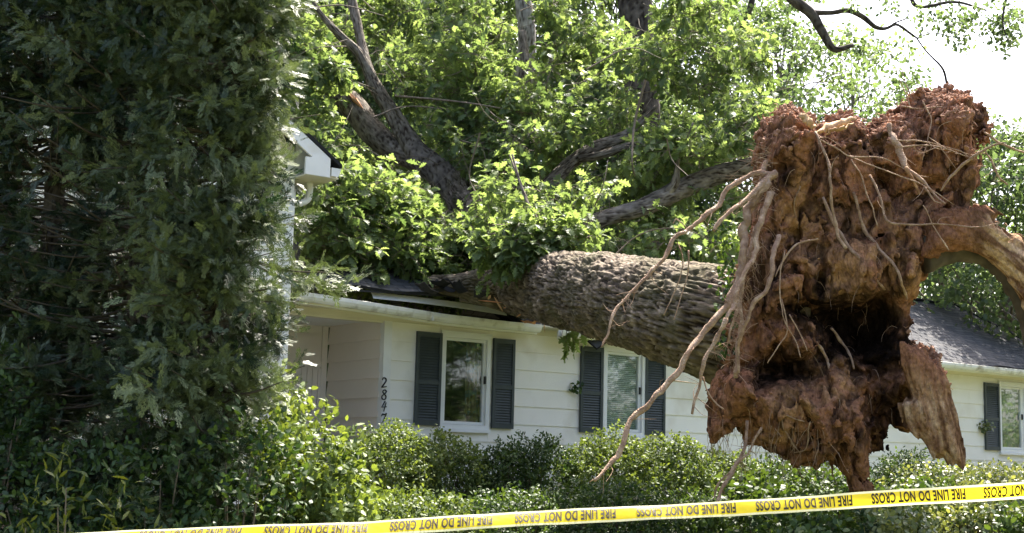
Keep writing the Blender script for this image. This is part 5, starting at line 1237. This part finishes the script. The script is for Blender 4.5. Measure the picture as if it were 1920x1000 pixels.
S(HA, 1355, 852, 18.2, 80, 'hedge shrub at the left foot of the root plate', group=HG_, rz=2.2)
S(HF, 1470, 868, 18.4, 100, 'broad leaved shrub seen under the hanging root plate', group=HG_, rz=.5)
S(HF, 1560, 880, 17.5, 90, 'low glossy shrub behind the bottom spike of the root plate', group=HG_, rz=1.5)
S(HC, 1690, 850, 19.5, 70, 'tall grey green shrub right of the bottom spike', group=HG_, rz=2.5)
S(HE, 1740, 876, 19.0, 100, 'pale variegated shrub under the torn slab', group=HG_, rz=3.5)
S(HE, 1850, 876, 20.0, 100, 'pale variegated shrub below the curtained window', group=HG_, rz=4.5)
S(HE, 1960, 882, 20.0, 90, 'pale variegated shrub cut by the right picture edge', group=HG_, rz=5.5)
LO = 'low shrubs behind the yellow tape'
S(HA, 800, 925, 13.2, 130, 'low dark shrub behind the tape left of the middle', group=LO, rz=1)
S(HB, 660, 890, 12.8, 100, 'low bright shrub behind the tape below the house number', group=LO, rz=2)
S(HC, 980, 925, 13.6, 150, 'low shaded shrub behind the tape at the middle', group=LO, rz=3)
S(HC, 1150, 905, 13.8, 140, 'low shrub behind the tape under the root tip', group=LO, rz=4)
S(HC, 1300, 935, 13.6, 110, 'low shrub behind the tape left of the reddish root', group=LO, rz=4)
S(HF, 1420, 915, 13.2, 110, 'low broad leaved shrub behind the tape below the plate', group=LO, rz=5)
S(HF, 1550, 945, 11.3, 110, 'low glossy shrub before the bottom spike', group=LO, rz=.4)
S(HE, 1680, 948, 11.2, 90, 'low pale shrub right of the bottom spike', group=LO, rz=.9)
S(HF, 1740, 912, 13.4, 100, 'low green shrub behind the tape under the torn slab', group=LO, rz=1.9)
S(HE, 1850, 918, 12.8, 110, 'low variegated shrub behind the tape at the right', group=LO, rz=2.9)
S(HF, 1940, 940, 11.6, 90, 'lowest shrub at the right picture corner', group=LO, rz=2.2)
LF = 'large leaved shrubs under the cedars'
S(HD, 610, 752, 9.6, 88, 'tall sunlit shrub with narrow leaves left of the house number', 'leafy_shrub', LF)
S(HD, 545, 700, 10.2, 45, 'upright bright shrub at the foot of the left house corner', 'leafy_shrub', LF, rz=1, ryf=1.2)
S(HD, 650, 850, 9.4, 60, 'small bright shrub leaning over the hedge', 'leafy_shrub', LF, rz=2)
S(HDD, 470, 770, 9.0, 120, 'dark green shrub right of the yellow leaved shoots', 'leafy_shrub', LF, rz=2)
S(HDD, 320, 800, 8.9, 130, 'dark shrub at the foot of the middle cedar', 'leafy_shrub', LF, rz=3)
S(HDD, 150, 850, 8.9, 130, 'dark shrub at the lower left corner', 'leafy_shrub', LF, rz=4)
S(HDD, 10, 640, 9.4, 90, 'dark shrub cut by the left picture edge', 'leafy_shrub', LF, rz=5)
YG = 'yellow green shoots at the lower left'
S(HG, 168, 862, 8.3, 26, 'tall clump of yellow green shoots at the lower left', 'yellow_shoots', YG)
S(HG, 262, 888, 8.3, 24, 'smaller clump of yellow green shoots right of the tall one', 'yellow_shoots', YG, rz=2)
S(HG, 80, 945, 8.0, 34, 'lowest clump of yellow green shoots in the corner', 'yellow_shoots', YG, rz=3)
# small sprigs caught on the shutters
for (x, y, lab, sd_) in ((1081, 726, 'small dark leaf sprig hooked on the blind window shutter', 3), (1846, 800, 'pale leaf clump hanging on the right hand shutter', 4)):
    rs = np.random.RandomState(sd_); t, z = hit(x, y, .09); c = W(t, .10, z); m = 70 if sd_ == 4 else 26
    p = c+rs.randn(m, 3)*[.07, .02, .06]*(1 if sd_ == 4 else .6); V, k, va = leafinst(ROUND, p, unit(rs.randn(m, 3)+[0, 0, -.6]), unit(rs.randn(m, 3)*.5+[.3, -1, .5]), rs.uniform(.05, .09, m), rs)
    o = link('leaf_sprig', leafmesh('leaf_sprig', [(V, k, va)], M['shrub' if sd_ == 3 else 'paleleaf'])); tag(o, lab, 'sprig')
# ------------------------------------------------------------------ fire line tape
m, t, b, o = newmat('tape_plastic')
b.inputs['Base Color'].default_value = (.86, .66, .012, 1); b.inputs['Roughness'].default_value = .28; b.inputs['Specular IOR Level'].default_value = .6
tr = node(t, 'ShaderNodeBsdfTranslucent'); tr.inputs[0].default_value = (1, .80, .03, 1); mx = node(t, 'ShaderNodeMixShader'); mx.inputs[0].default_value = .5
n = node(t, 'ShaderNodeTexNoise', Scale=14); tc = node(t, 'ShaderNodeTexCoord'); t.links.new(tc.outputs['Object'], n.inputs['Vector']); bp = node(t, 'ShaderNodeBump', Strength=.4, Distance=.01); t.links.new(n.outputs['Fac'], bp.inputs['Height']); t.links.new(bp.outputs[0], b.inputs['Normal'])
t.links.new(b.outputs[0], mx.inputs[1]); t.links.new(tr.outputs[0], mx.inputs[2]); t.links.new(mx.outputs[0], o.inputs[0]); M['tape'] = m
m, t, b, o = newmat('tape_edge_glare'); b.inputs['Base Color'].default_value = (.88, .84, .55, 1); b.inputs['Roughness'].default_value = .3  # sun glare on the tape edges, painted as a pale band
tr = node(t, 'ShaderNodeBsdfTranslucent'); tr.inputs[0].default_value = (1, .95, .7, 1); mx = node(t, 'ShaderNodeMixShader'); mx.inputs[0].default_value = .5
t.links.new(b.outputs[0], mx.inputs[1]); t.links.new(tr.outputs[0], mx.inputs[2]); t.links.new(mx.outputs[0], o.inputs[0]); M['tapeglare'] = m
M['ink'] = noisy('tape_ink', (.022, .014, .006), (.035, .022, .01), 30, .5, 0)
# px x, centre y, width px, depth
TAPE = [(-900, 1040, 25, 5.2), (-60, 1024, 25, 5.9), (170, 1012, 25, 5.95), (400, 1001, 25, 6.05), (640, 993.5, 25.5, 6.15), (840, 982, 26, 6.25), (1000, 972, 26, 6.35), (1280, 958.5, 26, 6.5), (1500, 946, 28, 6.65), (1640, 936, 29, 6.75), (1800, 927, 30.5, 6.85), (1920, 919, 31.5, 6.95), (2100, 904, 32, 7.1), (2500, 872, 32, 7.5), (3200, 812, 31, 8.2)]
ts = spline(np.array(TAPE, float), 10)
WT = .0815
rowsT = []
for x, y, wpx, d in ts:
    c = P(x, y, d); hh = wpx*d/FPX; k = min(1, hh/WT); ax = np.array([0, math.sqrt(max(0, 1-k*k)), k]); rowsT.append((c, ax))
cT = np.array([r_[0] for r_ in rowsT]); aT = np.array([r_[1] for r_ in rowsT]); sT = np.concatenate([[0], np.cumsum(np.linalg.norm(np.diff(cT, axis=0), axis=1))])
def tape_pt(s, v, lift=0.):
    "s along, v -.5...5 across"
    c = np.stack([np.interp(s, sT, cT[:, i]) for i in range(3)], -1); a = unit(np.stack([np.interp(s, sT, aT[:, i]) for i in range(3)], -1))
    dx = unit(np.stack([np.interp(s+.01, sT, cT[:, i])-np.interp(s-.01, sT, cT[:, i]) for i in range(3)], -1)); nrm = unit(np.cross(dx, a))
    bow = .003*(1-(2*np.asarray(v))**2)+.002*np.sin(np.asarray(s)*9+np.asarray(v)*3)+.001*np.sin(np.asarray(s)*23+np.asarray(v)*2)
    return c+a*(np.asarray(v)*WT)[..., None]+nrm*(bow+lift)[..., None]
root_t = empty('barrier_tape', 'yellow fire line tape with upside down black lettering stretched across the foreground', 'tape', None, tuple(cT[len(cT)//2]))
ss = np.linspace(0, sT[-1], 640)
def band(v0, v1, nv, name, mat, lab=None):
    vv = np.linspace(v0, v1, nv); A, B = np.meshgrid(ss, vv, indexing='ij'); V = tape_pt(A, B, 0*A).reshape(-1, 3); n = nv
    i, k = np.meshgrid(np.arange(len(ss)-1), np.arange(nv-1), indexing='ij'); F = np.stack([i*n+k, (i+1)*n+k, (i+1)*n+k+1, i*n+k+1], -1).reshape(-1, 4)
    o = link(name, mesh_from(name, V, F.ravel(), np.arange(len(F))*4, np.full(len(F), 4), mat, True)); par(o, root_t)
    if lab: o['label'] = lab
band(-.37, .36, 9, 'film', M['tape'], 'glossy yellow middle of the tape'); band(.36, .5, 3, 'edge_glare', M['tapeglare'], 'sun glare painted along the upper tape edge'); band(-.5, -.37, 3, 'edge_glare', M['tapeglare'], 'sun glare painted along the lower tape edge')
cu = bpy.data.curves.new('txt', 'FONT'); cu.body = 'FIRE LINE DO NOT CROSS'; cu.size = 1; cu.offset = .034; cu.space_character = 1.06; cu.space_word = 1.1; cu.resolution_u = 3
to = bpy.data.objects.new('txt', cu); COL.objects.link(to); bpy.context.view_layer.update()
tm = bpy.data.meshes.new_from_object(to.evaluated_get(bpy.context.evaluated_depsgraph_get())); bpy.data.objects.remove(to); 
tv = np.zeros(len(tm.vertices)*3); tm.vertices.foreach_get('co', tv); tv = tv.reshape(-1, 3); tl = np.zeros(len(tm.loops), int); tm.loops.foreach_get('vertex_index', tl)
tst = np.array([p_.loop_start for p_ in tm.polygons]); tto = np.array([p_.loop_total for p_ in tm.polygons])
mn, mxx = tv.min(0), tv.max(0); U = (tv[:, 0]-mn[0])/(mxx[0]-mn[0]); Vv_ = (tv[:, 1]-mn[1])/(mxx[1]-mn[1])
ends = [(22, 216), (260, 452), (495, 689), (731, 923), (965, 1154), (1193, 1379), (1416, 1597), (1633, 1809), (1843, 2015), (2046, 2213), (2243, 2405), (-212, -22), (2434, 2592)]
pxs = proj(cT)[:, 0]
for (xa, xb) in ends:
    sa, sb = np.interp(xa, pxs, sT), np.interp(xb, pxs, sT)
    s_ = sb+(sa-sb)*U; v_ = .5*.66-.66*Vv_-.0
    o = link('lettering', mesh_from('lettering', tape_pt(s_, v_, np.full(len(s_), .004)), tl, tst, tto, M['ink'])); par(o, root_t); o['label'] = 'upside down words FIRE LINE DO NOT CROSS'
